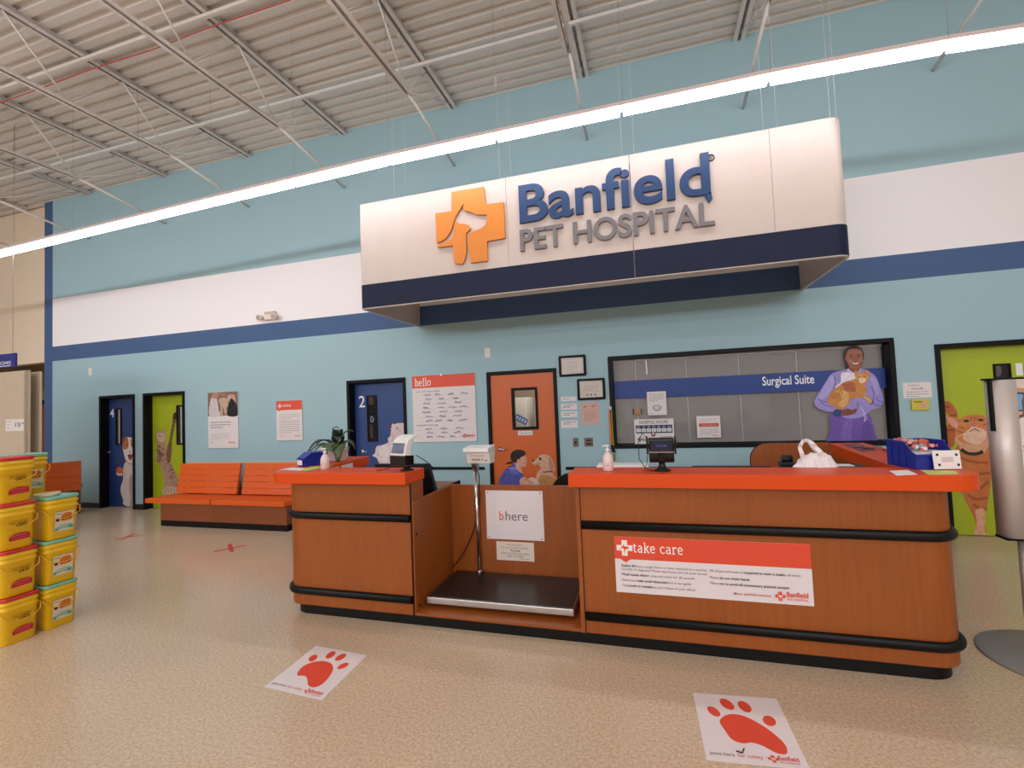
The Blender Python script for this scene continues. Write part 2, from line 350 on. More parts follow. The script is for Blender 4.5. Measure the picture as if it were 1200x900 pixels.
# fluted steel roof deck, ribs running along the wall
fl = MB(); prof = []; p = .175; y = -21.0
while y < 3.3:
    prof += [(y, 6.31), (y+p*.52, 6.31), (y+p*.6, 6.352), (y+p*.92, 6.352)]; y += p
prof.append((y, 6.31))
top = [(a, 6.42) for a, b in (prof[-1], prof[0])]
vs = [(x, a, b) for x in (-17, 11) for a, b in prof]; n = len(prof)
fl.add(vs, [(i, i+1, n+i+1, n+i) for i in range(n-1)]); fl.box(-17, 11, -21, y, 6.40, 6.45)
struct(fl.obj('ceiling', m_ceil), 'off-white fluted steel roof deck high overhead', 'ceiling')
DOORS = {4: (-8.78, -7.83), 3: (-7.61, -6.575), 2: (-3.117, -2.05), 5: (-.718, .327), 1: (4.703, 5.75)}
DT = 2.175; WIN = (1.045, 4.318, 1.035, 2.285)
wb = MB(); xs = -10.15
ops = sorted(list(DOORS.values())+[(WIN[0], WIN[1])])
cur = -10.4
for a, b in ops:
    wb.box(cur, a, 0, .2, 0, 6.31); cur = b
    if a == WIN[0]: wb.box(a, b, 0, .2, 0, WIN[2]); wb.box(a, b, 0, .2, WIN[3], 6.31)
    else: wb.box(a, b, 0, .2, DT, 6.31)
wb.box(cur, 11, 0, .2, 0, 6.31)
struct(wb.obj('wall_back', m_wall), 'teal wall with a white band over a blue stripe', 'wall')
# beige wall beyond the blue corner strip: header over an opening, then the far wall
struct(box(-17, -10.4, .12, .3, 2.97, 6.31).obj('wall_left_header', m_beige), 'beige header wall at the far left over the restroom opening', 'wall')
struct(box(-17, 11, 3.2, 3.3, 0, 6.31).obj('wall_far', M('tan_wall_paint', (196, 164, 128), .6)), 'tan wall seen under the beige header', 'wall')
m_plain = M('store_wall_paint', (205, 196, 186), .7)
struct(box(-17.1, -17, -21, 3.3, 0, 6.31).obj('wall_left', m_plain), 'pale store wall far to the left', 'wall')
struct(box(11, 11.1, -21, 3.3, 0, 6.31).obj('wall_right', m_plain), 'pale store wall far to the right', 'wall')
struct(box(-17, 11, -21.1, -21, 0, 6.31).obj('wall_front', m_plain), 'pale store wall behind the viewer', 'wall')
bb = MB(); segs = [(-10.4, -8.78), (-7.83, -7.61), (-6.575, -3.117), (-2.05, -.718), (.327, 4.703), (5.75, 11)]
for a, b in segs: bb.box(a, b, -.012, 0, 0, .1)
struct(bb.obj('baseboard_back', M('black_baseboard', (14, 13, 13), .45)), 'black rubber baseboard along the teal wall', 'baseboard')
for i, (a, b) in enumerate(((-2.0, -.80), (.40, 4.62))):
    struct(box(a, b, -.025, 0, .752, .792).obj('trim_%d' % (i+1), m_frame, bevel=.006), ['black chair rail between blue door 2 and the orange door', 'black chair rail right of the orange door'][i], 'trim')
struct(box(-6.45, -3.5, -.03, 0, .855, .885).obj('trim_3', M('beige_rail', (214, 170, 130), .5), bevel=.005), 'beige wall rail just above the orange bench backs', 'trim')

# ------------------------------------------------------------------ doors
def door(num, leafcol, leafy, label, name):
    x0, x1 = DOORS[num]; t = thing('door_%d' % num, (x0, 0, 0), label, 'door', kind='structure')
    f = MB()
    f.prism([(x0, 0), (x0+.05, 0), (x0+.05, DT-.05), (x1-.05, DT-.05), (x1-.05, 0), (x1, 0), (x1, DT), (x0, DT)], -.018, .2, 'y')
    f.obj('door_frame', m_frame, t, bevel=.004)
    leaf = box(x0+.052, x1-.052, leafy, leafy+.045, .008, DT-.052).obj('door_leaf', M(name, leafcol, .42, noise=(5, .03)), t)
    return t, leaf
def lever(t, x, z, Y, d=1):
    h = MB().tube([(x, Y-.001, z), (x, Y-.012, z)], .03, 16).tube([(x, Y-.01, z), (x, Y-.055, z)], .011, 10)
    h.tube([(x, Y-.055, z), (x+.03*d, Y-.058, z), (x+.115*d, Y-.055, z-.006)], [.012, .011, .008], 10)
    h.obj('door_handle', m_chrome, t)
def slot(t, x0, x1, z0, z1, Y, glint=None):
    f = MB(); b = .02
    for a in ((x0, x1, z0, z0+b), (x0, x1, z1-b, z1), (x0, x0+b, z0+b, z1-b), (x1-b, x1, z0+b, z1-b)): f.box(a[0], a[1], Y-.012, Y, a[2], a[3])
    fr = f.obj('vision_panel_frame', m_frame, t)
    g = box(x0+b, x1-b, Y-.004, Y-.001, z0+b, z1-b).obj('glass_pane', M('dark_door_glass', (14, 14, 18), .06), fr)
    if glint: box(glint[0], glint[1], Y-.006, Y-.0045, z0+b+.01, z1-b-.01).obj('glint_strip', M('pale_glint', (190, 180, 178), .5), fr)  # glint on the door glass drawn as a pale strip
BLUE_L = (34, 64, 122); GREEN_L = (168, 182, 24); ORANGE_L = (206, 96, 32)
# door 4 with the terrier
LY = .13
t, leaf = door(4, BLUE_L, LY, 'blue exam room door numbered 4 with a seated white terrier print', 'blue_door_paint')
A = lambda Y: Art(wallpl(Y))
c = crop(110, 455, 6.208, LY)
x0, x1 = DOORS[4]
slot(t, c((162, 300))[0], c((205, 300))[0], c((180, 412))[1], c((180, 145))[1], LY, (c((181, 1))[0], c((190, 1))[0]))
lever(t, c((112, 1))[0], c((125, 463))[1], LY)
a = A(LY); z0, z1 = c((130, 212))[1], c((130, 150))[1]; a.text('4', c((115, 1))[0], c((146, 1))[0], z0, z1, 'EEF0F4', 0.009); a.obj('door_number', t)
a = A(LY); a.clip = (x0+.055, x1-.055, .01, DT-.06); a.conv = c
a.poly([(215, 575), (212, 620), (212, 665), (196, 715), (196, 760), (214, 815), (212, 840), (235, 856), (268, 862), (300, 866), (320, 866), (320, 560), (295, 535), (250, 520), (228, 540)], 'E2D6D3')
a.poly([(262, 640), (258, 720), (266, 800), (262, 858), (285, 862), (292, 780), (285, 700), (300, 640)], 'B9A5A3')
a.poly([(165, 588), (182, 572), (205, 578), (212, 600), (206, 625), (185, 628), (166, 618)], 'D26A38')
a.poly([(165, 612), (185, 620), (205, 618), (206, 634), (186, 636), (168, 630)], 'DCCFCB')
a.poly([(210, 372), (240, 357), (275, 360), (297, 380), (299, 430), (292, 480), (288, 532), (262, 550), (236, 530), (222, 490), (210, 430)], 'EFE6E2')
a.poly([(207, 372), (222, 356), (244, 362), (252, 385), (250, 430), (228, 446), (212, 432)], 'BE7A50')
a.poly([(207, 366), (226, 356), (234, 370), (216, 398), (208, 392)], '9A5436')
a.poly([(272, 365), (292, 370), (303, 400), (298, 430), (276, 430), (268, 400)], 'BE7A50')
a.ell(*c((244, 410)), .017, .016, '1A1210'); a.ell(*c((280, 412)), .016, .016, '1A1210')
a.ell(*c((263, 461)), .017, .013, '15100F'); a.line([(263, 466), (263, 484)], .006, '2A1A18')
a.poly([(250, 484), (280, 484), (276, 512), (264, 524), (252, 508)], 'A8443C'); a.poly([(248, 482), (264, 492), (283, 482), (280, 490), (264, 498), (250, 490)], '231414')
a.line([(234, 522), (250, 542), (275, 552), (296, 546)], .014, 'B03A34', True)
a.line([(228, 560), (222, 610), (230, 680)], .006, 'AFA09C', True); a.line([(300, 600), (290, 680), (296, 760)], .006, 'AFA09C', True)
a.obj('terrier_print', t, FURPRINT)
# door 3 with the spotted cat
t, leaf = door(3, GREEN_L, LY, 'lime green exam room door with a spotted cat reaching up', 'green_door_paint')
slot(t, c((601, 1))[0], c((655, 1))[0], c((630, 410))[1], c((630, 122))[1], LY, (c((630, 1))[0], c((640, 1))[0]))
a = A(LY); a.conv = c; x0, x1 = DOORS[3]; a.clip = (x0+.055, x1-.055, .01, DT-.06)
a.poly([(455, 318), (460, 300), (475, 310), (505, 312), (513, 286), (522, 310), (524, 350), (520, 400), (540, 480), (570, 560), (600, 630), (628, 690), (626, 760), (600, 778), (540, 780), (505, 770), (500, 735), (515, 690), (500, 620), (480, 560), (450, 520), (455, 470), (462, 430), (452, 380)], 'B58F78')
a.poly([(585, 180), (600, 182), (604, 215), (592, 260), (580, 320), (570, 380), (566, 470), (552, 540), (530, 520), (532, 440), (548, 380), (562, 300), (572, 240), (575, 200)], '7A5A42')
a.poly([(585, 178), (600, 180), (604, 208), (590, 228), (574, 214)], '3E2A20')
a.poly([(462, 330), (500, 326), (516, 345), (512, 380), (495, 392), (470, 385), (460, 360)], 'CDB09A')
a.line([(470, 340), (485, 350), (500, 342)], .008, '4A3226'); a.ell(*c((474, 352)), .008, .006, '221610'); a.ell(*c((502, 350)), .008, .006, '221610'); a.ell(*c((488, 366)), .006, .005, '8A4A3C')
a.poly([(455, 440), (475, 445), (490, 470), (492, 520), (478, 545), (458, 530), (470, 490), (460, 465)], '8E6A54')
rr = random.Random(7)
for i in range(70):
    k = rr.random(); cx_ = 478+k*118+rr.uniform(-22, 30); cy_ = 420+k*290+rr.uniform(-20, 20)
    a.ell(*c((cx_, cy_)), rr.uniform(.007, .013), rr.uniform(.008, .014), '3B2419', rr.uniform(0, 90), 8)
for i in range(7): a.line([(578-i*5, 235+i*32), (596-i*6, 245+i*32)], .012, '3B2820')
a.poly([(505, 735), (540, 715), (600, 720), (628, 745), (624, 775), (560, 782), (508, 770)], 'C9AB94')
for i in range(5): a.line([(520+i*22, 725), (528+i*21, 765)], .009, '6A4A38')
a.obj('spotted_cat_print', t, FURPRINT)
# door 2 with the white fluffy dog
t, leaf = door(2, BLUE_L, LY, 'blue exam room door numbered 2 behind the white card terminal', 'blue_door_paint')
c = crop(400, 435, 7.2, LY)
slot(t, c((208, 1))[0], c((294, 1))[0], c((250, 594))[1], c((250, 203))[1], LY)
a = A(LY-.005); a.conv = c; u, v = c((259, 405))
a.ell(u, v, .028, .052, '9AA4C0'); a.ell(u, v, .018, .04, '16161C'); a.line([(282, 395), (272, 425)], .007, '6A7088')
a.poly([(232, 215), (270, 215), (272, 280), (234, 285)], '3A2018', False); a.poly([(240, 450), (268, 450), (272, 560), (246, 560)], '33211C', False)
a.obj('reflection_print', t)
lever(t, c((165, 1))[0], c((165, 675))[1], LY)
a = A(LY); a.text('2', c((142, 1))[0], c((192, 1))[0], c((165, 305))[1], c((165, 208))[1], 'EEF0F4', 0.005); a.obj('door_number', t)
a = A(LY); a.conv = c; x0, x1 = DOORS[2]; a.clip = (x0+.055, x1-.055, .01, DT-.06)
a.poly([(262, 712), (285, 690), (290, 650), (310, 628), (340, 625), (395, 600), (392, 570), (412, 545), (418, 500), (410, 480), (404, 462), (414, 452), (425, 458), (432, 440), (445, 448), (480, 438), (532, 440), (560, 470), (560, 800), (360, 800), (320, 775), (300, 735), (275, 720)], 'D6C3C4')
a.poly([(405, 455), (414, 452), (424, 462), (418, 486), (408, 478)], '4A3A3C'); a.ell(*c((470, 481)), .013, .013, '1A1214'); a.ell(*c((420, 500)), .008, .008, '2A1E20')
a.poly([(330, 640), (380, 620), (400, 680), (380, 760), (330, 760), (315, 700)], 'E2D2D2'); a.line([(415, 520), (440, 560), (430, 620)], .01, 'B9A6AA', True); a.line([(300, 700), (330, 720), (340, 770)], .01, 'B9A6AA', True)
a.line([(480, 500), (510, 505)], .006, '8A7A7E')
a.obj('white_dog_print', t, FURPRINT)
# orange door, nearly flush, with window and the vet-and-dog print
OY = .015
t, leaf_ = door(5, ORANGE_L, OY, 'orange staff door with a framed window and a vet and dog print', 'orange_door_paint')
bpy.data.objects.remove(leaf_)
x0, x1 = DOORS[5]; wx0, wx1, wz0, wz1 = W(599.5, 455, OY).x, W(629, 455, OY).x, W(615, 503, OY).z, W(614, 454.5, OY).z
l = MB()
for q in ((x0+.052, wx0, .008, DT-.052), (wx1, x1-.052, .008, DT-.052), (wx0, wx1, .008, wz0), (wx0, wx1, wz1, DT-.052)): l.box(q[0], q[1], OY, OY+.045, q[2], q[3])
l.obj('door_leaf', M('orange_door_paint'), t)
f = MB(); b = .03
for q in ((wx0-.005, wx1+.005, wz0-.005, wz0+b), (wx0-.005, wx1+.005, wz1-b, wz1+.005), (wx0-.005, wx0+b, wz0+b, wz1-b), (wx1-b, wx1+.005, wz0+b, wz1-b)): f.box(q[0], q[1], OY-.012, OY+.05, q[2], q[3])
fr = f.obj('window_frame', m_frame, t, bevel=.003); box(wx0+b, wx1-b, OY+.02, OY+.026, wz0+b, wz1-b).obj('glass_pane', m_glass, fr)
c = crop(570, 500, 11.25, OY)
lever(t, c((165, 1))[0], c((165, 295))[1], OY)
a = A(OY); a.rect(*[c((q, 1))[0] for q in (412, 605)], c((1, 122))[1], c((1, 68))[1]+.0, 'E8E2E0'); a.text('LAB ONLY', c((425, 1))[0], c((595, 1))[0], c((1, 108))[1], c((1, 86))[1], '4A4444', 0.009); a.obj('small_door_notice', t)
a = A(OY); a.conv = c; a.clip = (x0+.055, x1-.055, .3, 1.6)
a.poly([(150, 820), (165, 720), (210, 620), (270, 545), (320, 520), (360, 490), (420, 520), (470, 600), (500, 680), (470, 740), (430, 780), (430, 900), (150, 900)], '5257A8')
a.poly([(300, 545), (345, 530), (395, 560), (410, 620), (360, 640), (320, 600)], '6A70BE'); a.line([(345, 600), (395, 650), (440, 700), (420, 745)], .01, '3A3E88', True); a.line([(290, 540), (360, 550), (420, 545)], .012, 'A7A6CF', True)
a.line([(250, 620), (230, 700), (240, 770)], .01, '42468F', True)
a.poly([(380, 500), (420, 430), (440, 410), (500, 385), (520, 395), (538, 440), (530, 455), (535, 480), (520, 520), (490, 528), (470, 520), (462, 560), (480, 610), (440, 600), (400, 560)], 'D49C88')
a.poly([(355, 490), (325, 440), (318, 380), (345, 330), (400, 305), (460, 308), (505, 325), (518, 355), (490, 385), (450, 405), (440, 440), (405, 440), (400, 480), (370, 500), (355, 530), (300, 520), (270, 565), (245, 540), (255, 490), (300, 462), (345, 470)], '1C1216')
a.poly([(408, 432), (428, 425), (440, 445), (430, 475), (412, 468)], 'CC9080'); a.line([(508, 432), (524, 428)], .008, '2A1A18'); a.line([(505, 487), (527, 486)], .009, 'A04A44')
a.poly([(600, 452), (618, 436), (640, 440), (690, 400), (700, 375), (760, 368), (820, 378), (850, 410), (890, 480), (905, 560), (885, 600), (885, 640), (940, 700), (960, 790), (960, 900), (640, 900), (660, 720), (700, 640), (720, 590), (715, 530), (680, 505), (640, 512), (612, 490)], 'D3A487')
a.poly([(830, 410), (860, 440), (895, 520), (880, 585), (850, 590), (830, 540), (820, 470)], 'B98468'); a.poly([(720, 640), (800, 640), (900, 680), (950, 760), (950, 900), (690, 900), (690, 740)], 'C08555')
a.ell(*c((710, 424)), .02, .018, '24140E'); a.ell(*c((617, 448)), .018, .014, '1A1010'); a.line([(640, 498), (680, 492), (715, 488)], .008, '6A4030', True)
a.line([(725, 588), (770, 598), (830, 592), (880, 600)], .016, '40223A', True)
a.poly([(440, 700), (500, 660), (560, 700), (600, 730), (640, 740), (660, 640), (690, 580), (740, 550), (760, 580), (700, 640), (680, 740), (700, 800), (640, 830), (520, 800), (450, 770)], 'DBA58E')
a.poly([(555, 690), (600, 665), (640, 680), (690, 740), (700, 785), (650, 770), (600, 730)], 'E0C3AC'); a.line([(500, 665), (560, 720), (610, 750)], .009, 'A8705C', True)
a.obj('vet_and_dog_print', t, FURPRINT)
# the room behind the orange door's window, with its own ceiling lamp
ld = bpy.data.lights.new('back_room_lamp', 'AREA'); ld.size = .6; ld.energy = 30; ld.color = (1, .97, .92)
lo = bpy.data.objects.new('back_room_lamp', ld); COL.objects.link(lo); lo.location = (0, .62, 2.7); lo.rotation_euler = (math.radians(18), 0, 0)
box(-1.6, -1.5, .2, 3.2, 0, 3).obj('wall_back_room_left', M('back_room_paint', (190, 184, 176), .6))['kind'] = 'structure'
box(1.0, 1.04, .2, 3.2, 0, 3).obj('wall_back_room_right', M('back_room_paint'))['kind'] = 'structure'
box(-1.5, 1.0, .2, 3.2, 3, 3.05).obj('ceiling_back_room', M('back_room_paint'))['kind'] = 'structure'
t = cab_ = thing('back_room_cabinet', (-.2, .9, 0), 'pale storage cabinet glimpsed through the orange door window', 'cabinet')
mc = M('pale_cabinet', (196, 188, 176), .5)
cxa, cxb = W(602, 480, .9).x, W(616.5, 480, .9).x; ct = W(610, 466, .9).z
box(cxa-.15, cxb, .9, 1.4, 0, ct).obj('body', mc, t, bevel=.006)
box(W(607.5, 1, .9).x, W(609, 1, .9).x, .88, .9, W(608, 484, .9).z, W(608, 479, .9).z).obj('handle', m_dark, t)
t = thing('tall_freezer', (.4, 1.0, 0), 'grey upright unit glimpsed right of the back room cabinet', 'cabinet')
box(cxb+.12, cxb+1.0, 1.0, 1.5, 0, ct-.03).obj('body', M('grey_unit', (150, 145, 138), .4), t, bevel=.01); box(cxb+.2, cxb+.24, .97, 1.0, ct-.9, ct-.25).obj('handle', m_steel, t)
a = Art(PL(W(604, 488, .85), (math.cos(.5), 0, -math.sin(.5)), (math.sin(.5), 0, math.cos(.5)))); a.rect(0, .22, -.05, .05, '2A4A88')
for i in range(4): a.rect(.015+i*.05, .05+i*.05, -.03, .03, '9AB4DC')
a.obj('blue_label', cab_)
# door 1 with the ginger cat
GY = .11
t, leaf = door(1, GREEN_L, GY, 'lime green exam room door numbered 1 with a ginger cat looking up', 'green_door_paint')
c = crop(1090, 395, 3.673, GY)
slot(t, c((258, 1))[0], c((334, 1))[0], c((290, 400))[1], c((290, 115))[1], GY)
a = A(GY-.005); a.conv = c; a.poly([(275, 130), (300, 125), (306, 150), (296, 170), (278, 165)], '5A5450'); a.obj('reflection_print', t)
a = A(GY); a.text('1', c((357, 1))[0], c((386, 1))[0], c((370, 166))[1], c((370, 113))[1], 'EEF0F4', 0.009); a.obj('door_number', t)
a = A(GY); a.conv = c; x0, x1 = DOORS[1]; a.clip = (x0+.055, x1-.055, .012, DT-.06)
a.poly([(50, 285), (70, 275), (95, 290), (118, 330), (110, 400), (100, 470), (60, 470), (55, 430), (75, 380), (78, 335), (50, 310)], 'B85F30')
a.line([(60, 300), (85, 300)], .02, '8A4220'); a.line([(85, 340), (112, 335)], .02, '8A4220'); a.line([(66, 400), (105, 400)], .02, '8A4220')
a.poly([(118, 460), (180, 470), (240, 460), (262, 520), (262, 620), (250, 700), (236, 780), (238, 850), (200, 860), (196, 800), (180, 760), (150, 700), (120, 640), (105, 560)], 'C4713C')
for q in ((130, 520, 250, 540), (135, 570, 258, 585), (150, 640, 252, 620), (160, 680, 246, 690), (185, 720, 245, 740)): a.line([(q[0], q[1]), ((q[0]+q[2])/2, q[1]+18), (q[2], q[3])], .03, 'A4562A', True)
a.poly([(196, 745), (235, 745), (236, 840), (262, 850), (258, 862), (190, 862), (200, 800)], 'DDA583')
a.poly([(110, 430), (125, 470), (145, 500), (215, 505), (245, 480), (248, 430)], 'D9A07C')
a.poly([(62, 338), (90, 342), (125, 350), (165, 335), (215, 334), (245, 345), (275, 325), (268, 380), (250, 400), (248, 430), (225, 455), (180, 462), (130, 450), (108, 420), (108, 392), (80, 375)], 'CE7F4A')
a.poly([(66, 342), (95, 350), (118, 368), (112, 392), (85, 372)], 'DDA08E'); a.poly([(248, 352), (272, 334), (266, 375), (252, 392)], 'DDA08E')
a.poly([(150, 410), (175, 395), (215, 392), (240, 410), (238, 440), (200, 462), (155, 450), (140, 432)], 'E3B99C')
a.poly([(170, 398), (190, 376), (206, 394), (215, 404), (190, 412)], 'E6B8A4'); a.line([(182, 378), (190, 384), (198, 378)], .014, 'B0594A')
a.line([(170, 407), (190, 396), (212, 405)], .009, '4A2018', True)
a.ell(*c((155, 361)), .036, .016, '6A5A20', 0); a.ell(*c((155, 361)), .014, .014, '140E08'); a.ell(*c((217, 357)), .034, .015, '6A5A20'); a.ell(*c((217, 357)), .013, .013, '140E08')
for q in ((125, 385, 145, 395), (118, 405, 140, 412), (228, 380, 246, 372), (232, 395, 250, 392), (175, 342, 178, 360), (190, 340, 190, 360), (204, 342, 202, 358)): a.line([(q[0], q[1]), (q[2], q[3])], .013, 'A85A2C')
for q in ((225, 400, 268, 385), (226, 408, 272, 408), (224, 415, 266, 428), (150, 415, 112, 430)): a.line([(q[0], q[1]), (q[2], q[3])], .004, 'F2E4DA')
a.line([(132, 482), (160, 500), (200, 502), (226, 492)], .036, '1E2420', True)
a.obj('ginger_cat_print', t, FURPRINT)
lever(t, x1-.12, 1.0, GY, -1)
# ------------------------------------------------------------------ surgical suite window
t = thing('window_1', (2.68, 0, 1.035), 'wide black framed surgical suite window with closed blinds and a vet cling', 'window', kind='structure')
x0, x1, z0, z1 = WIN; f = MB()
for q in ((x0, x1, z1-.05, z1), (x0, x1, z0, z0+.05), (x0, x0+.05, z0+.05, z1-.05), (x1-.05, x1, z0+.05, z1-.05)): f.box(q[0], q[1], -.018, .2, q[2], q[3])
f.obj('window_frame', m_frame, t, bevel=.004)
GZ = .12
box(x0+.05, x1-.05, GZ, GZ+.006, z0+.05, z1-.05).obj('glass_pane', m_glass, t)
m_bl = M('grey_blind_slat', (188, 182, 178), .5)
s = MB(); z = z0+.06
while z < z1-.07:
    s.add([(x0+.06, GZ+.035, z), (x1-.06, GZ+.035, z), (x1-.06, GZ+.057, z+.019), (x0+.06, GZ+.057, z+.019)], [(0, 1, 2, 3)])
    z += .0195
o = s.obj('blind_slats', m_bl, t); o['kind'] = 'stuff'
for q in (.35, 1.0, 1.64, 2.3, 2.95): box(x0+q, x0+q+.006, GZ+.028, GZ+.03, z0+.06, z1-.06).obj('blind_cord', m_white, t)
box(x0+.06, x1-.06, GZ+.02, GZ+.06, z1-.075, z1-.05).obj('blind_headrail', m_white, t)
s = MB()
for q in ((717, 423, 728, 421), (745, 421, 762, 419), (767, 420, 776, 419)): 
    A1, B1 = W(q[0], q[1], GZ), W(q[2], q[3], GZ); s.box(A1.x, B1.x, GZ-.003, GZ-.001, A1.z-.012, A1.z)
s.box(W(734, 1, GZ).x, W(735.5, 1, GZ).x, GZ-.003, GZ-.001, W(735, 440, GZ).z, W(735, 423, GZ).z)
s.obj('tape_strips', m_white, t)
a = Art(wallpl(GZ)); bz0, bz1 = W(880, 461, GZ).z, W(880, 439, GZ).z
a.rect(x0+.055, x1-.055, bz0, bz1, (34, 62, 136))
a.text('Surgical Suite', W(893.5, 450, GZ).x, W(954.5, 450, GZ).x, W(894, 452.5, GZ).z-.03, W(894, 441.5, GZ).z, 'F2F2F6', 0.011)
a.obj('blue_band_print', t)
c = crop(940, 390, 6.425, GZ-.002)
a = Art(wallpl(GZ-.002)); a.conv = c; a.clip = (x0+.05, x1-.05, z0+.05, z1-.05); a.st = .00008
SKIN = '9C5A40'
a.poly([(210, 620), (215, 700), (205, 760), (205, 850), (552, 850), (548, 760), (530, 680), (500, 610), (350, 580)], '6F52A6')
a.poly([(345, 620), (380, 640), (370, 760), (380, 850), (300, 850), (300, 720)], '7C60B4'); a.poly([(470, 660), (520, 700), (535, 850), (440, 850), (450, 740)], '64489A')
a.poly([(318, 278), (345, 262), (400, 285), (445, 270), (520, 300), (560, 340), (590, 420), (614, 490), (610, 530), (580, 565), (530, 580), (500, 600), (430, 640), (330, 640), (250, 600), (170, 590), (110, 560), (92, 520), (120, 460), (165, 390), (210, 320), (250, 295)], '9C8ED0')
a.poly([(200, 340), (240, 320), (235, 400), (190, 470), (150, 500), (130, 480), (165, 410)], 'AEA2DC'); a.poly([(530, 330), (565, 370), (580, 440), (560, 470), (530, 400), (510, 350)], 'AA9EDA')
for q in ([(140, 520), (170, 545), (230, 560)], [(120, 500), (160, 520), (200, 520)], [(560, 500), (590, 520), (606, 510)], [(540, 540), (580, 550), (600, 540)], [(240, 320), (250, 380), (230, 440)], [(520, 400), (540, 460), (530, 520)], [(400, 600), (420, 560), (410, 520)]): a.line(q, .012, '7466AE', True)
a.poly([(300, 300), (400, 310), (395, 350), (330, 380), (270, 410), (250, 405), (290, 370)], 'ECE2EE', True)
a.poly([(330, 255), (345, 262), (400, 290), (440, 262), (436, 290), (400, 305), (350, 300)], 'CFC0E0')
a.poly([(348, 230), (440, 225), (438, 270), (410, 300), (370, 290), (345, 262)], '8A4C36')
a.poly([(312, 190), (315, 140), (345, 110), (395, 100), (440, 112), (462, 150), (465, 190), (450, 210), (440, 240), (345, 250), (322, 222)], '2A1614')
a.poly([(322, 222), (345, 235), (352, 262), (330, 275), (325, 250)], '2A1614')
a.poly([(332, 160), (350, 128), (395, 118), (440, 130), (456, 165), (454, 200), (440, 240), (415, 268), (385, 270), (355, 252), (336, 215), (325, 200)], SKIN)
a.poly([(345, 145), (390, 128), (435, 142), (440, 165), (390, 160), (348, 168)], 'AA674A'); a.poly([(352, 205), (372, 205), (372, 222), (356, 225)], 'B06E52'); a.poly([(432, 200), (448, 200), (446, 218), (430, 216)], 'B06E52')
a.ell(*c((368, 183)), .013, .006, '1C100E'); a.ell(*c((424, 180)), .013, .006, '1C100E'); a.line([(352, 170), (368, 164), (382, 170)], .007, '24120F', True); a.line([(410, 168), (426, 162), (442, 168)], .007, '24120F', True)
a.line([(398, 178), (402, 200), (392, 206), (412, 206)], .004, '7A4030')
a.poly([(370, 220), (398, 226), (430, 218), (424, 236), (400, 246), (380, 238)], '7A2C28'); a.poly([(375, 223), (398, 229), (425, 222), (420, 232), (400, 238), (383, 233)], 'F4ECE8')
# blue glove, hands and the ginger cat
a.poly([(245, 580), (280, 575), (300, 590), (295, 625), (255, 632), (232, 612)], '2E3A86')
a.poly([(295, 585), (340, 570), (375, 580), (400, 568), (412, 585), (390, 610), (350, 622), (300, 622)], '80432F')
a.poly([(370, 500), (420, 480), (470, 500), (520, 540), (540, 520), (500, 480), (460, 470), (400, 470)], '5A4C96')
a.poly([(190, 505), (215, 450), (260, 410), (310, 375), (370, 355), (400, 345), (395, 320), (400, 282), (425, 300), (455, 300), (478, 280), (505, 290), (505, 320), (500, 350), (480, 375), (478, 420), (490, 450), (470, 470), (520, 500), (520, 525), (490, 515), (450, 490), (400, 490), (365, 500), (350, 540), (310, 570), (270, 578), (235, 555), (200, 535)], 'C98540')
a.poly([(250, 440), (300, 430), (350, 460), (345, 520), (310, 560), (270, 540), (300, 500), (280, 460)], 'DCA868'); a.poly([(300, 380), (380, 370), (400, 420), (370, 450), (320, 430)], 'B86E46')
for i in range(6): a.line([(305+i*16, 385-i*2), (322+i*15, 410+i*3), (318+i*15, 432+i*3)], .01, '9A4A30', True)
for i in range(5): a.line([(215+i*18, 470-i*12), (240+i*16, 500-i*8)], .012, 'A8662C')
a.poly([(408, 312), (430, 305), (470, 308), (495, 325), (492, 355), (470, 375), (440, 380), (415, 360), (402, 335)], 'D9974E')
a.poly([(430, 345), (455, 340), (475, 348), (468, 372), (440, 376), (426, 362)], 'EFD2B4'); a.ell(*c((427, 333)), .008, .006, '2E2A12'); a.ell(*c((468, 330)), .008, .006, '2E2A12'); a.line([(446, 346), (452, 352), (458, 346)], .006, 'B06050')
a.poly([(398, 288), (412, 300), (408, 318), (400, 312)], 'D98A70'); a.poly([(484, 290), (502, 290), (498, 315), (488, 305)], 'D98A70')
a.line([(445, 560), (462, 600), (470, 650), (466, 670)], .01, 'C4B8E4', True); a.line([(450, 570), (480, 620), (478, 660)], .007, 'C4B8E4', True)
a.poly([(460, 478), (490, 480), (522, 505), (520, 530), (495, 520), (478, 500)], 'D8A860')
a.obj('vet_holding_cat_print', t, FURPRINT)
# ================================================================== THINGS ON THE WALL
def board(name, pxl, Y, label, cat, th=.012, col='E4DAD8', group=None, bev=.002):
    """rectangular board standing th off plane Y; pxl = left, right, top, bottom pixels"""
    l, r, tp, bt = pxl; xm = (l+r)/2
    x0, x1 = W(l, (tp+bt)/2, Y).x, W(r, (tp+bt)/2, Y).x; z1, z0 = W(xm, tp, Y).z, W(xm, bt, Y).z
    t = thing(name, ((x0+x1)/2, Y, z0), label, cat, group)
    box(x0, x1, Y-th, Y-.0005, z0, z1).obj('board', M('card_'+str(col), col, .5, noise=(5, .02)), t, bevel=bev)
    a = Art(wallpl(Y-th)); return t, a, x0, x1, z0, z1
RED = 'E2553A'
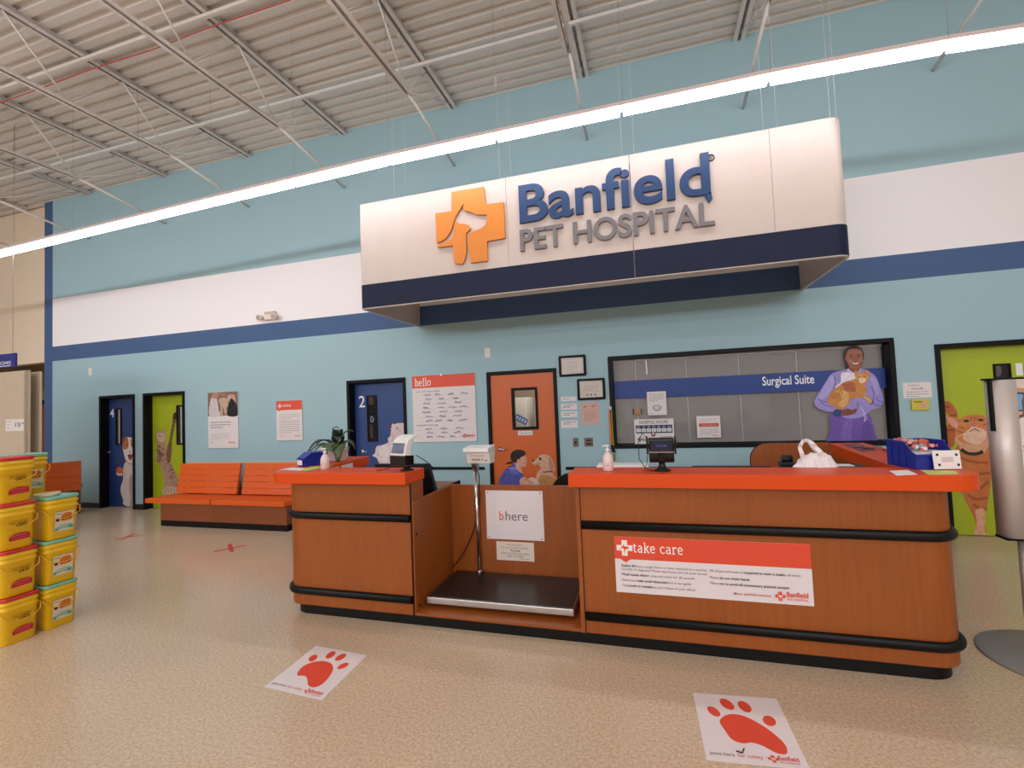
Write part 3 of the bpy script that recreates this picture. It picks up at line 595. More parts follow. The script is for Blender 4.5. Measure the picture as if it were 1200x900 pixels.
# poster with people and a dog
t, a, x0, x1, z0, z1 = board('wall_poster', (245, 280, 459.5, 525), 0, 'tall white poster with a photo of people and dogs, left of the orange-topped notice', 'poster', .02)
c = crop(230, 450, 8.571, -.02); zs = c((270, 318))[1]
a.conv = c; a.clip = (x0, x1, z0, z1)
a.rect(x0, x1, zs, z1, '8A6A58'); a.poly([(132, 318), (140, 180), (165, 130), (205, 150), (225, 250), (235, 318)], 'CFC2C2'); a.poly([(160, 130), (165, 90), (195, 82), (222, 95), (215, 135), (185, 150)], 'B98A74')
a.poly([(225, 160), (260, 140), (310, 150), (318, 220), (300, 240), (315, 300), (290, 300), (265, 230), (262, 318), (240, 318), (245, 230)], 'C0A890'); a.poly([(310, 150), (325, 110), (375, 105), (395, 150), (385, 190), (340, 190)], 'C2A294')
a.poly([(315, 318), (318, 240), (345, 150), (375, 160), (412, 230), (414, 318)], '1E2024'); a.line([(220, 100), (300, 110)], .05, 'A07A5E')
h = z1-z0; lines_of_print(a, x0+.06, x1-.16, z0+h*.47, .045, 3, '8A8A90', .016, 3); lines_of_print(a, x0+.06, x1-.2, z0+h*.26, .032, 4, 'B0A4A4', .007, 4)
lines_of_print(a, x0+.06, x0+.2, z0+.1, .03, 1, 'D07060', .01, 5); logo(a, x1-.19, z0+.1, .018, RED, 'E4DAD8'); a.text('Banfield', x1-.165, x1-.07, z0+.088, z0+.112, RED, .02)
a.obj('print', t, FURPRINT)
t, a, x0, x1, z0, z1 = board('safety_notice', (325, 355, 469.5, 516), 0, 'white wall notice with an orange header, above the blue bin and left of the plant', 'notice', .02)
h = z1-z0; a.rect(x0, x1, z1-h*.235, z1, RED); logo(a, x0+.075, z1-h*.125, .036, 'F2E6E2', RED); a.text('safety', x0+.13, x0+.31, z1-h*.165, z1-h*.085, 'F2E6E2', 0.009)
a.poly([(x0+.05, z1-h*.234), (x0+.09, z1-h*.234), (x0+.07, z1-h*.27)], RED, False)
lines_of_print(a, x0+.06, x1-.05, z1-h*.34, .035, 3, '9A8E8E', .008, 6); lines_of_print(a, x0+.06, x1-.06, z1-h*.5, .033, 7, '8A8080', .008, 7); lines_of_print(a, x0+.05, x0+.28, z0+.08, .03, 1, 'D07060', .008, 8)
logo(a, x1-.13, z0+.075, .014, RED, 'E4DAD8'); a.text('Banfield', x1-.11, x1-.04, z0+.065, z0+.085, RED, .02); a.obj('print', t)
# hello board
t, a, x0, x1, z0, z1 = board('hello_board', (484.5, 558, 439, 517.5), 0, 'large hello board with an orange header and handwritten names, left of the orange door', 'board', .02)
h = z1-z0; a.rect(x0, x1, z1-h*.185, z1, RED); slab(a, 'hello', x0+.05, z1-h*.15, .078, 'F6ECE8', .17, .12, 1.2)
a.text('your vet\'s team today', x0+.06, x0+.46, z1-h*.255, z1-h*.225, '6E6A70', 0.009); a.text('caring for your pet', x0+.06, x0+.42, z1-h*.765, z1-h*.735, '6E6A70', 0.009)
for i in range(7): a.rect(x0+.02, x1-.02, z1-h*(.31+.065*i)-.001, z1-h*(.31+.065*i)+.001, 'C6B6B8')
for i in range(3): a.rect(x0+.02, x1-.02, z1-h*(.82+.06*i)-.001, z1-h*(.82+.06*i)+.001, 'C6B6B8')
rr = random.Random(11)
for r_ in range(10):
    v = z1-h*(.30+.065*r_) if r_ < 7 else z1-h*(.81+.06*(r_-7))
    for wd in range(3 if r_ % 3 else 4):
        u = x0+.2+wd*(.25 if r_ % 3 else .2)+rr.uniform(-.04, .03); L_ = rr.uniform(.09, .14); pts = []
        for k in range(9): pts.append((u+L_*k/8, v+(.012 if k % 2 else -.006)+rr.uniform(-.006, .014)))
        pts = [q for q in pts if q[0] < x1-.03]
        if len(pts) > 2: a.line(pts, .006, '5A5C9A', True)
logo(a, x1-.19, z0+.085, .028, RED, 'E4DAD8'); a.text('Banfield', x1-.155, x1-.03, z0+.072, z0+.105, RED, .02); a.obj('print', t)
box((x0+x1)/2-.03, (x0+x1)/2-.01, -.03, -.02, z1-.015, z1+.015).obj('clip', m_steel, t)
# framed certificates
for i, (pxl, lab) in enumerate((((655.5, 686.5, 416.5, 441), 'black framed certificate, the upper one, beside the top of the orange door'), ((677, 709, 443.5, 468.5), 'black framed certificate, the lower one, beside the surgical window'))):
    l, r, tp, bt = pxl; x0, x1 = W(l, (tp+bt)/2).x, W(r, (tp+bt)/2).x; z1, z0 = W((l+r)/2, tp).z, W((l+r)/2, bt).z
    t = thing('certificate_frame', ((x0+x1)/2, 0, z0), lab, 'picture frame', 'framed certificates beside the orange door')
    f = MB(); b = .03
    for q in ((x0, x1, z0, z0+b), (x0, x1, z1-b, z1), (x0, x0+b, z0+b, z1-b), (x1-b, x1, z0+b, z1-b)): f.box(q[0], q[1], -.03, -.001, q[2], q[3])
    f.obj('frame', m_frame, t, bevel=.004)
    box(x0+b, x1-b, -.012, -.002, z0+b, z1-b).obj('certificate', M('cream_certificate', (214, 200, 190), .5), t)
    a = Art(wallpl(-.012)); W_, H_ = x1-x0, z1-z0
    if i == 0: a.rect(x0+.07, x1-.07, z0+.065, z1-.065, 'DCCDC4'); a.text('Hospital Premises', x0+.11, x1-.11, z1-.11, z1-.09, '8A7E7A', 0.005); lines_of_print(a, x0+.1, x1-.1, z1-.14, .022, 4, 'A89C98', .006, 20)
    else: lines_of_print(a, x0+.09, x1-.09, z1-.1, .025, 3, 'A0948E', .007, 21); [a.ell(x0+.13+q*.055, z0+.07, .01, .014, '4A4240') for q in range(3)]; a.line([(x0+.06, z0+.12), (x1-.06, z0+.12)], .004, 'B0A49C')
    a.obj('print', t); box(x0+b, x1-b, -.018, -.016, z0+b, z1-b).obj('glass_pane', m_glass, t)
# labels, sheet, outlets
for i, (tp, bt) in enumerate(((465, 470), (473, 480), (482, 489), (492.5, 501.5))):
    t, a, x0, x1, z0, z1 = board('wall_label', (657.2+i*.15, 675.8+i*.4, tp, bt), 0, ['topmost', 'second from the top', 'third from the top', 'lowest and tallest'][i]+' of the four small white labels beside the orange door', 'label', .004, group='small white labels beside the orange door', bev=0)
    lines_of_print(a, x0+.03, x1-.03, z1-.02, .026, 1 if z1-z0 < .08 else 2, '7A7478', .01, 30+i); a.obj('print', t)
t, a, x0, x1, z0, z1 = board('pink_notice_sheet', (681.5, 702, 470.8, 497.5), 0, 'pink notice sheet under the lower framed certificate', 'notice', .003, 'D2A79A', bev=0)
a.rect(x0, x1, z0+.2, z0+.205, 'B88A7E'); lines_of_print(a, x0+.03, x0+.1, z1-.06, .03, 1, '4A2E2A', .012, 40); lines_of_print(a, x0+.14, x1-.02, z1-.045, .02, 2, '7A5048', .008, 41); lines_of_print(a, x0+.03, x1-.03, z0+.17, .026, 5, 'A87A70', .007, 42); a.obj('print', t)
def plate(name, px, py, w_, h_, Y, label, cat, mat, inner=None, group=None):
    q = W(px, py, Y); t = thing(name, (q.x, Y, q.z-h_/2), label, cat, group)
    box(q.x-w_/2, q.x+w_/2, Y-.008, Y-.0005, q.z-h_/2, q.z+h_/2).obj('plate', mat, t, bevel=.003)
    if inner: inner(t, q)
    return t
m_sw = M('cream_plastic', (226, 214, 202), .4)
def two(t, q):
    for dz in (-.025, .025): box(q.x-.012, q.x+.012, -.014, -.008, q.z+dz-.012, q.z+dz+.012).obj('socket', m_sw, t, bevel=.002)
plate('wall_outlet', 571.5, 413.5, .09, .14, 0, 'cream wall plate above and left of the orange door', 'outlet', m_sw, two)
plate('wall_outlet', 106, 435.5, .1, .15, 0, 'cream wall plate above and left of blue door 4', 'outlet', m_sw, two)
def dk(t, q): box(q.x-.016, q.x+.016, -.012, -.008, q.z-.016, q.z+.016).obj('socket', m_dark, t, bevel=.002)
plate('phone_outlet', 674.8, 518.3, .075, .12, 0, 'narrow steel plate with one black socket, left of the wider double plate', 'outlet', M('aged_steel_plate', (120, 104, 96), .35, metal=.8), dk)
def dk2(t, q):
    for dz in (-.024, .024): box(q.x-.034, q.x+.034, -.012, -.008, q.z+dz-.01, q.z+dz+.01).obj('socket', m_dark, t, bevel=.002)
plate('power_outlet', 690, 518, .12, .12, 0, 'wider steel plate with two dark sockets under the pink sheet', 'outlet', M('aged_steel_plate'), dk2)
# emergency light
q = W(318.5, 371.5); t = thing('emergency_light', (q.x, 0, q.z-.06), 'beige twin-head emergency light on the white wall band', 'emergency light')
me_ = M('emergency_beige', (226, 212, 198), .4)
box(q.x-.1, q.x+.11, -.07, -.001, q.z-.055, q.z+.045).obj('housing', me_, t, bevel=.008); box(q.x-.1, q.x+.11, -.065, -.001, q.z+.045, q.z+.085).obj('cap', M('emergency_tan', (206, 176, 150), .4), t, bevel=.005)
for s_, dx in ((-1, -.16), (1, .13)):
    hd = MB().tube([(q.x+dx, -.06, q.z+.0), (q.x+dx+.01*s_, -.12, q.z-.02)], [.045, .055], 16); ho = hd.obj('lamp_head', me_, t)
    MB().tube([(q.x+dx+.01*s_, -.1205, q.z-.0202), (q.x+dx+.0103*s_, -.124, q.z-.0215)], .042, 16).obj('lens', M('lamp_lens', (180, 174, 166), .1), ho)
    MB().tube([(q.x+.1*s_, -.05, q.z-.01), (q.x+dx, -.055, q.z-.005)], .012, 8).obj('arm', me_, t)
# notices on the surgical window glass
t, a, x0, x1, z0, z1 = board('mask_notice', (758.5, 781, 458.8, 486.5), GZ-.004, 'white mask notice taped across the blue band of the surgical window', 'notice', .003, bev=0)
lines_of_print(a, x0+.03, x1-.03, z1-.03, .022, 5, '9A9494', .007, 50); w_ = x1-x0; mx_, mz_ = (x0+x1)/2, z0+.1
a.poly([(mx_-.055, mz_+.01), (mx_-.03, mz_+.03), (mx_, mz_+.035), (mx_+.03, mz_+.03), (mx_+.055, mz_+.01), (mx_+.04, mz_-.025), (mx_, mz_-.045), (mx_-.04, mz_-.025)], '5A5A5E'); a.poly([(mx_-.045, mz_+.008), (mx_-.025, mz_+.024), (mx_, mz_+.028), (mx_+.025, mz_+.024), (mx_+.045, mz_+.008), (mx_+.03, mz_-.02), (mx_, mz_-.036), (mx_-.03, mz_-.02)], 'D8D2D0')
for dz in (-.012, .004): a.line([(mx_-.035, mz_+dz), (mx_, mz_+dz-.008), (mx_+.035, mz_+dz)], .003, '7A7A7E', True)
lines_of_print(a, x0+.03, x0+.11, z0+.025, .02, 1, 'B0A8A8', .006, 51); a.obj('print', t)
t, a, x0, x1, z0, z1 = board('hospital_hours_sign', (743.5, 790, 491, 520.5), GZ-.004, 'hospital hours sign in the lower left of the surgical window', 'sign', .003, bev=0)
h = z1-z0; w_ = x1-x0; a.text('HOSPITAL HOURS', x0+w_*.14, x1-w_*.14, z1-h*.19, z1-h*.06, '3A3A4C', 0.009)
a.rect(x0+w_*.04, x1-w_*.04, z1-h*.56, z1-h*.24, '22305E')
for i, d in enumerate(('MON', 'TUE', 'WED', 'THU', 'FRI', 'SAT', 'SUN')):
    u = x0+w_*(.055+i*.129); a.rect(u, u+w_*.11, z1-h*.51, z1-h*.37, 'E6E0E2'); a.text(d, u+.012, u+w_*.11-.012, z1-h*.335, z1-h*.28, 'E6E0E2', 0.009); a.text('8-6', u+.012, u+w_*.11-.012, z1-h*.47, z1-h*.41, '3A3A4C', 0.005)
lines_of_print(a, x0+w_*.66, x1-w_*.06, z0+h*.3, .02, 2, '5A5A66', .008, 53); logo(a, x0+w_*.13, z0+h*.2, .03, '2A2A34', 'E4DAD8'); a.text('Banfield', x0+w_*.2, x0+w_*.4, z0+h*.14, z0+h*.26, '2A2A34', 0.009)
a.ell(x0+w_*.48, z0+h*.4, .03, .035, '6A5258'); a.ell(x0+w_*.48, z0+h*.42, .015, .02, 'D8B8A8'); a.obj('print', t)
t, a, x0, x1, z0, z1 = board('red_band_notice', (816.5, 844.5, 487.3, 512.8), GZ-.004, 'white notice with one red band, in the middle of the surgical window', 'notice', .003, bev=0)
h = z1-z0; w_ = x1-x0; a.rect(x0+w_*.1, x1-w_*.08, z1-h*.5, z1-h*.34, 'C8452E'); a.text('PLEASE CHECK IN', x0+w_*.2, x1-w_*.18, z1-h*.45, z1-h*.39, 'F0C0B0', 0.005)
lines_of_print(a, x0+.04, x1-.04, z1-h*.14, .022, 2, 'B4A8A8', .007, 55); lines_of_print(a, x0+.04, x1-.03, z1-h*.6, .022, 4, '9C9496', .007, 56); a.text('Banfield', x1-.1, x1-.03, z0+.022, z0+.04, RED, .02); a.obj('print', t)
t, a, x0, x1, z0, z1 = board('brown_door_tag', (741.5, 752, 479, 485.5), GZ-.004, 'small brown tag on the surgical window glass left of the mask notice', 'tag', .004, 'B07A50', bev=0)
a.rect(x0, x0+.02, z0, z1, '4A2A1A'); a.rect(x1-.012, x1, z0, z1, '4A2A1A'); a.obj('print', t)
# green and orange container behind the window
q = W(733, 520, .2); t = thing('treat_tub', (q.x, .24, q.z), 'green-lidded orange tub behind the lower left corner of the surgical window', 'tub')
MB().lathe((q.x, .26, q.z-.03), [(.075, 0), (.08, .005), (.085, .12), (.08, .125)], 24).obj('tub', M('orange_tub', (214, 112, 44), .4), t)
MB().lathe((q.x, .26, q.z+.095), [(.09, 0), (.09, .03), (.085, .13), (.06, .15), (.02, .155)], 24).obj('lid', M('green_lid', (96, 150, 66), .4), t)
# strap hanging beside the window
t = thing('hanging_leash', (1.07, 0, .9), 'orange and green leash bundle hanging at the left edge of the surgical window', 'leash')
P = [W(*q, -.03) for q in ((715.3, 479), (716.2, 495), (717, 512), (718.2, 524), (719, 540))]
MB().tube([p_+Vector((-.014, 0, 0)) for p_ in P[:4]], [.008, .011, .013, .012], 8).obj('orange_strap', M('orange_strap', (236, 110, 30), .5), t)
MB().tube([p_+Vector((.012, 0, 0)) for p_ in P], [.007, .01, .011, .012, .014], 8).obj('green_strap', M('green_strap', (150, 150, 40), .5), t)
MB().tube([P[0]+Vector((0, -.005, .03)), P[0]+Vector((0, -.005, -.015))], .016, 10).obj('hook', m_white, t)
kn = MB(); k0 = P[3]+Vector((0, -.02, -.01))
for i in range(5): kn.tube([k0+Vector((-.025+.012*i, 0, .03)), k0+Vector((.02-.01*i, -.01, .0)), k0+Vector((-.02+.014*i, 0, -.05))], [.009, .013, .006], 8)
kn.obj('knot', m_frame, t)
# notices right of the window
t, a, x0, x1, z0, z1 = board('white_notice', (1058, 1091.5, 448, 466.3), 0, 'white notice on the wall between the surgical window and green door 1', 'notice', .004, bev=0)
a.text('WE WELCOME', x0+.08, x1-.08, z1-.085, z1-.06, 'C05040', 0.009); lines_of_print(a, x0+.05, x1-.04, z1-.03, .02, 1, '7A7276', .008, 60); lines_of_print(a, x0+.03, x1-.03, z1-.105, .026, 3, '9A9296', .008, 61); a.obj('print', t)
t, a, x0, x1, z0, z1 = board('yellow_card_holder', (1067, 1087.5, 468, 480.5), 0, 'small yellow card holder under the white notice beside green door 1', 'card holder', .03, 'CDBE46')
a.poly([(x0+.02, z0+.02), (x0+.1, z0+.03), (x1-.04, z0+.02), (x1-.04, z0+.09), (x0+.05, z0+.07)], 'D9B63A'); a.poly([(x1-.09, z0+.05), (x1-.05, z0+.1), (x1-.02, z0+.06), (x1-.04, z0+.03)], 'D8A0A0'); a.rect(x0+.02, x0+.1, z1-.035, z1-.02, '7A7A30'); a.obj('print', t)

# ================================================================== HANGING SIGN
SY = -1.5; SX0, SX1 = -1.79, 3.43; SZ0, SZM, SZ1 = 2.935, 3.235, 4.25
t = thing('hanging_sign', (.82, SY, SZ0), 'long white hanging sign over the counter with a navy lower band', 'sign')
def offset(path, d):
    out = []
    for i, p_ in enumerate(path):
        a_ = Vector(path[max(i-1, 0)]); b_ = Vector(path[min(i+1, len(path)-1)]); tt = (b_-a_).normalized(); out.append((p_[0]+tt[1]*d, p_[1]-tt[0]*d))
    return out
def ribbon(path, th, za, zb): # path runs with outside on its right
    return MB().prism(path+list(reversed(offset(path, -th))), za, zb, 'z')
r1, r2 = .04, .13
left = [(SX0, -.02), (SX0, SY+r1)]+arc(SX0+r1, SY+r1, r1, 180, 270, 5)[1:]
right = [(SX1-r2, SY)]+arc(SX1-r2, SY+r2, r2, 270, 360, 10)[1:]+[(SX1, -.02)]
sx = [W(596, 300, SY).x, W(742, 280, SY).x, W(908, 260, SY).x]
paths = [left+[(sx[0]-.0015, SY)], [(sx[0]+.0015, SY), (sx[1]-.004, SY)], [(sx[1]+.004, SY), (sx[2]-.0015, SY)], [(sx[2]+.0015, SY)]+right]
for p_ in paths: ribbon(p_, .03, SZ0, SZ1).obj('sign_panel', m_sign, t)
for p_ in (left+[(sx[1]-.004, SY)], [(sx[1]+.004, SY)]+right):
    ribbon(offset(p_, .0045), .004, SZ0+.012, SZM).obj('navy_band', m_signb, t)
f = MB()
for x_ in (SX0+.04, sx[1], SX1-.1): f.box(x_-.02, x_+.02, SY+.032, -.02, SZ1-.08, SZ1-.04)
f.obj('inner_brace', m_joist, t)
for px in ((462, 475), (585, 598), (728, 742), (893, 909), (972, 979.5)):
    for q in px:
        x_ = W(q, {462: 215, 475: 210, 585: 190, 598: 190, 728: 160, 742: 160}.get(q, 130), SY+.015).x
        MB().tube([(x_, SY+.015, SZ1-.05), (x_, SY+.015, 6.3)], .0022, 6).obj('wire', M('pale_wire', (205, 200, 196), .4), t)
LYF = SY-.006
def letters(s, ul, ur, vb, vt, mat, depth, bold, name='sign_letter', vh=None):
    RS = 7; vs, fs = text_geo(s, bold, RS); x0 = min(v[0] for v in vs); x1 = max(v[0] for v in vs); y0 = 0; y1 = max(v[1] for v in text_geo(vh or s[0], bold, RS)[0])
    y0 = min(v[1] for v in text_geo(vh or s[0], bold, RS)[0])
    for i, ch in enumerate(s):
        if ch == ' ': continue
        cv, cf = text_geo(ch, bold, RS); pv = text_geo(s[:i+1], bold, RS)[0]; pr_ = max(v[0] for v in pv); cr_ = max(v[0] for v in cv)
        V2 = [(ul+((x+pr_-cr_)-x0)/(x1-x0)*(ur-ul), vb+(y-y0)/(y1-y0)*(vt-vb)) for x, y in cv]
        mb = MB(); n = len(V2); vs3 = [(u, LYF, v) for u, v in V2]+[(u, LYF-depth, v) for u, v in V2]
        from collections import Counter
        ed = Counter(); 
        for f_ in cf:
            for k in range(len(f_)): ed[(f_[k], f_[(k+1) % len(f_)])] += 1
        sides = [(a_, b_, b_+n, a_+n) for (a_, b_) in ed if (b_, a_) not in ed]
        mb.add(vs3, [tuple(reversed(f_)) for f_ in cf]+[tuple(k+n for k in f_) for f_ in cf]+sides)
        mb.obj(name, mat, t, bevel=.006)
def zat(px, py): return W(px, py, LYF).z
def xat(px, py): return W(px, py, LYF).x
m_lb = M('blue_sign_letters', (4, 50, 98), .45); m_lg = M('grey_sign_letters', (116, 110, 112), .35); m_lo = M('orange_sign_cross', (216, 126, 34), .45)
letters('Banfield', xat(609, 240), xat(832, 215), zat(612, 262.5), zat(610, 219), m_lb, .035, .019)
letters('PET HOSPITAL', xat(610, 285), xat(837, 250), zat(614, 295), zat(612, 270), m_lg, .03, .022)
tail = MB().prism([(xat(826, 231), zat(826, 231)), (xat(830.5, 238.5), zat(830.5, 238.5)), (xat(834.5, 234), zat(834.5, 234)), (xat(832.5, 226), zat(832.5, 226))], LYF-.035, LYF, 'y').obj('sign_letter', m_lb, t)
R = MB().tube([(xat(833, 185)+.03*math.cos(q/16*6.283), LYF-.004, zat(833, 185)+.03*math.sin(q/16*6.283)) for q in range(16)], .005, 6, closed=True)
R.obj('registered_ring', m_dark, t)
a = Art(wallpl(LYF+.002)); u, v = xat(833, 185), zat(833, 185); a.text('R', u-.012, u+.012, v-.015, v+.015, '2A3040', 0.013); a.obj('registered_mark', t)
cc = crop(500, 210, 8.182, LYF)
pa = [(93, 337), (247, 315), (247, 133), (552, 82), (572, 250), (745, 230), (758, 572), (585, 603), (590, 790), (430, 808), (416, 700), (402, 580), (412, 545), (440, 515), (520, 485), (568, 452), (582, 400), (585, 347), (480, 347), (460, 335), (440, 322), (375, 314), (358, 280), (366, 240), (345, 270), (305, 330), (283, 370), (268, 410), (255, 460), (238, 505), (215, 545), (185, 580), (150, 602), (105, 618)]
pb = [(115, 662), (262, 643), (266, 720), (276, 815), (350, 822), (372, 780), (388, 710), (388, 640), (384, 560), (388, 520), (425, 492), (424, 470), (408, 450), (370, 436), (325, 436), (300, 420), (288, 412), (278, 460), (270, 540), (250, 580), (215, 600), (165, 618), (118, 640)]
def rz(P_): return [cc(q) for q in P_]
g = MB().prism(rz(pa), LYF-.03, LYF, 'y').obj('cross_emblem', m_lo, t); MB().prism(rz(pb), LYF-.03, LYF, 'y').obj('cross_emblem', m_lo, t)

# ================================================================== STRIP LIGHTS
LX = [3.97+1.26*i for i in range(5, -13, -1)]
def lz(x):
    K = [(-11, 4.20), (-7.7, 4.27), (-3.34, 4.385), (-1, 4.435), (2.75, 4.435), (3.97, 4.395), (5.3, 4.30), (6.5, 4.25), (11, 4.2)]
    for (a_, b_), (c_, d_) in zip(K, K[1:]):
        if x <= c_: return b_+(d_-b_)*max(0, (x-a_))/(c_-a_)
    return 4.2
m_lens = M('lit_lens', (244, 247, 255), .5, emit=STRIP_E)
m_hous = M('fixture_housing', (225, 205, 200), .5)
for i in range(len(LX)-1):
    b_, a_ = LX[i], LX[i+1]; za, zb = lz(a_), lz(b_); zc = (za+zb)/2
    if a_ > 8 : continue
    pz = Vector(((a_+b_)/2, -2, zc))-CAMP; pxs = 600+FPX*pz.dot(RT)/pz.dot(FW)
    ords = ['rightmost visible', 'second from the right', 'third from the right', 'fourth from the right', 'fifth from the right', 'sixth from the right', 'seventh from the right', 'eighth from the right', 'ninth from the right', 'tenth from the right', 'eleventh from the right', 'twelfth from the right', 'thirteenth from the right']
    if pxs > 1260: continue
    nvis = globals().get('nvis', -1)+1
    if nvis >= len(ords): break
    t = thing('strip_light', ((a_+b_)/2, -2, zc), ords[nvis]+' lit section of the long hanging strip light row', 'strip light', 'sections of the hanging strip light row')
    sec = [(-.05, -.026), (-.043, -.038), (.043, -.038), (.05, -.026), (.052, .012), (-.052, .012)]
    def ext(sec, xa, xb):
        m_ = MB(); n = len(sec); vs = [(xa, -2+q[0], za+q[1]) for q in sec]+[(xb, -2+q[0], zb+q[1]) for q in sec]
        return m_.add(vs, [tuple(reversed(range(n))), tuple(range(n, 2*n))]+[(k, (k+1) % n, (k+1) % n+n, k+n) for k in range(n)])
    ext(sec, a_+.018, b_-.018).obj('diffuser_lens', m_lens, t)
    ext([(-.058, .013), (.058, .013), (.04, .06), (-.04, .06)], a_+.002, b_-.002).obj('housing', m_hous, t)
    MB().tube([(a_+.02, -2, za+.08), (a_+.02, -2, 6.3)], .0018, 6).obj('hanger_wire', m_steel, t)
# ================================================================== ROOF JOISTS
JX = [-15.0, -13.0, -11.0, -9.05, -7.0, -5.03, -3.06, -1.1, .91, 2.9, 4.9]
JN = {-15.0: 'white roof joist farthest left', -13.0: 'white roof joist second from the far left', -11.0: 'white roof joist over the beige header wall', -9.05: 'white roof joist just right of the blue corner strip', -7.0: 'white roof joist above the green cat door', -5.03: 'white roof joist above the emergency light', -3.06: 'white roof joist above blue door 2', -1.1: 'white roof joist above the orange cross of the sign', .91: 'white roof joist above the middle of the hanging sign', 2.9: 'white roof joist above the right end of the hanging sign', 4.9: 'white roof joist nearest the top right corner'}
web_y = [-1.45-1.22*i for i in range(8)]
for jx in JX:
    t = thing('roof_joist', (jx, -1, 5.5), JN.get(jx, 'white roof joist beyond the edge of the photo'), 'joist', 'roof joists')
    m_ = MB()
    for s_ in (-1, 1): m_.box(jx+s_*.014, jx+s_*.019, -12, -.0, 6.245, 6.308); m_.box(jx+s_*.014, jx+s_*.062, -12, -.0, 6.303, 6.308); m_.box(jx+s_*.014, jx+s_*.07, -12, -.0, 6.245, 6.25)
    m_.obj('top_chord', m_joist, t)
    m_ = MB(); zb = 5.56
    for s_ in (-1, 1): m_.box(jx+s_*.012, jx+s_*.017, -12, -1.4, zb, zb+.05); m_.box(jx+s_*.012, jx+s_*.062, -12, -1.4, zb, zb+.005)
    m_.obj('bottom_chord', m_joist, t)
    MB().tube([(jx, -1.42, zb+.02), (jx, -.01, 5.35)], .02, 6).obj('brace', m_joist, t)
    for i, y_ in enumerate(web_y):
        if y_ < -7: break
        MB().tube([(jx, y_, zb+.03), (jx, y_+.61, 6.26)], .006, 6).obj('web_bar', m_joist, t); MB().tube([(jx, y_, zb+.03), (jx, y_-.61, 6.26)], .012, 6).obj('web_bar', m_joist, t)
    MB().tube([(jx, -1.42, zb+.03), (jx, -.12, 6.26)], .009, 6).obj('web_bar', m_joist, t)
for i, y_ in enumerate((-1.03, -2.52, -4.6)):
    tag(box(-16, 9, y_-.02, y_+.02, 6.195, 6.235).obj('bridging_bar', m_joist, loc=(-3, y_, 6.2)), ['white bridging bar nearest the teal wall, across the roof joists', 'second white bridging bar from the teal wall', 'third white bridging bar, farthest from the teal wall'][i], 'bridging bar', 'bridging bars across the joists')
pts = [(-9, -2.36, 6.19), (-6, -2.4, 6.17), (-5, -2.4, 6.19), (-4, -2.41, 6.16), (-3, -2.41, 6.19), (-2, -2.42, 6.17), (-.5, -2.42, 6.19), (2, -2.4, 6.2)]
tag(MB().tube(pts, .008, 6).obj('red_cable', M('red_cable', (196, 90, 84), .5), loc=(-4, -2.4, 6.17)), 'thin red cable running along the bridging under the roof deck', 'cable')
pts = [W(*q, -.3) for q in ((27, 168), (22, 150), (25, 142))]
# ================================================================== BENCHES
GB = 'orange benches along the teal wall'
def slat_back(mb_parent, x0, x1, sh):
    for i in range(5):
        k0, k1 = i/5+.004, (i+1)/5-.004; ya, yb = -.60+.09*k0, -.60+.09*k1; za, zb = .45+.475*k0, .45+.475*k1; nx, nz = .98*.04, .2*.04
        m_ = MB(); xa, xb = x0+sh*0, x1+sh*0
        vs = [(x, y_+dy, z_+dz) for x in (xa, xb) for (y_, z_, dy, dz) in ((ya, za, 0, 0), (yb, zb, 0, 0), (yb, zb, nx, -nz), (ya, za, nx, -nz))]
        m_.add(vs, [(0, 1, 2, 3), (7, 6, 5, 4), (0, 4, 5, 1), (1, 5, 6, 2), (2, 6, 7, 3), (3, 7, 4, 0)]); m_.obj('back_slat', m_seat, mb_parent, bevel=.002)
for i, (xa, xb, lab) in enumerate(((-6.2, -4.87, 'orange bench with a slatted back, beside the green cat door'), (-4.84, -3.5, 'orange bench with a slatted back, nearer the counter, partly behind it'))):
    t = thing('bench', ((xa+xb)/2, -.6, 0), lab, 'bench', GB)
    box(xa+(.27 if i == 0 else -.03), xb+.0, -.93, -.05, .09, .36).obj('bench_base', m_dkwood, t, bevel=.003)
    box(xa+(.27 if i == 0 else -.03), xb+.0, -.925, -.05, .0, .09).obj('kick_plate', m_black, t)
    MB().prism([(xa, -.98), (xb, -.98), (xb+.1, -.55), (xa+.12, -.55)], .362, .432, 'z').obj('seat', m_seat, t, bevel=.006)
    slat_back(t, xa+.17, xb+.10, 0)
    s_ = MB()
    for q in (xa+.35, xb-.2): s_.prism([(-.55, .36), (-.2, .36), (-.3, .85), (-.46, .85)], q-.02, q+.02, 'x')
    s_.obj('back_support', m_dkwood, t)
# bench on the far left, seen from behind
BM = Matrix.Translation((-8.6, -.42, 0)) @ Matrix.Rotation(math.radians(-35), 4, 'Z')
t = thing('bench', BM @ Vector((-.3, -.8, 0)), 'orange-backed bench at the far left, seen from behind beyond the yellow buckets', 'bench', GB)
box(-.40, -.05, -1.7, -.03, .09, .44).xf(BM).obj('bench_base', m_dkwood, t, bevel=.003); box(-.39, -.06, -1.69, -.03, 0, .09).xf(BM).obj('kick_plate', m_black, t)
box(-.55, -.06, -1.72, -.02, .442, .5).xf(BM).obj('seat', m_seat, t, bevel=.006)
for i in range(4):
    k0, k1 = i/4+.003, (i+1)/4-.003
    MB().prism([(-.03*k0, .43+.54*k0), (-.03*k1, .43+.54*k1), (-.045-.03*k1, .43+.54*k1), (-.045-.03*k0, .43+.54*k0)], -1.72, 0, 'y').xf(BM).obj('back_slat', m_seat, t, bevel=.002)
# ================================================================== COUNTER
def rc(x, y, r, a0, a1, n=8): return arc(x, y, r, a0, a1, n)
FY = -3.15
t = thing('reception_counter', (.9, FY, 0), 'maple reception counter with orange tops, black bumper rails and a scale alcove', 'counter')
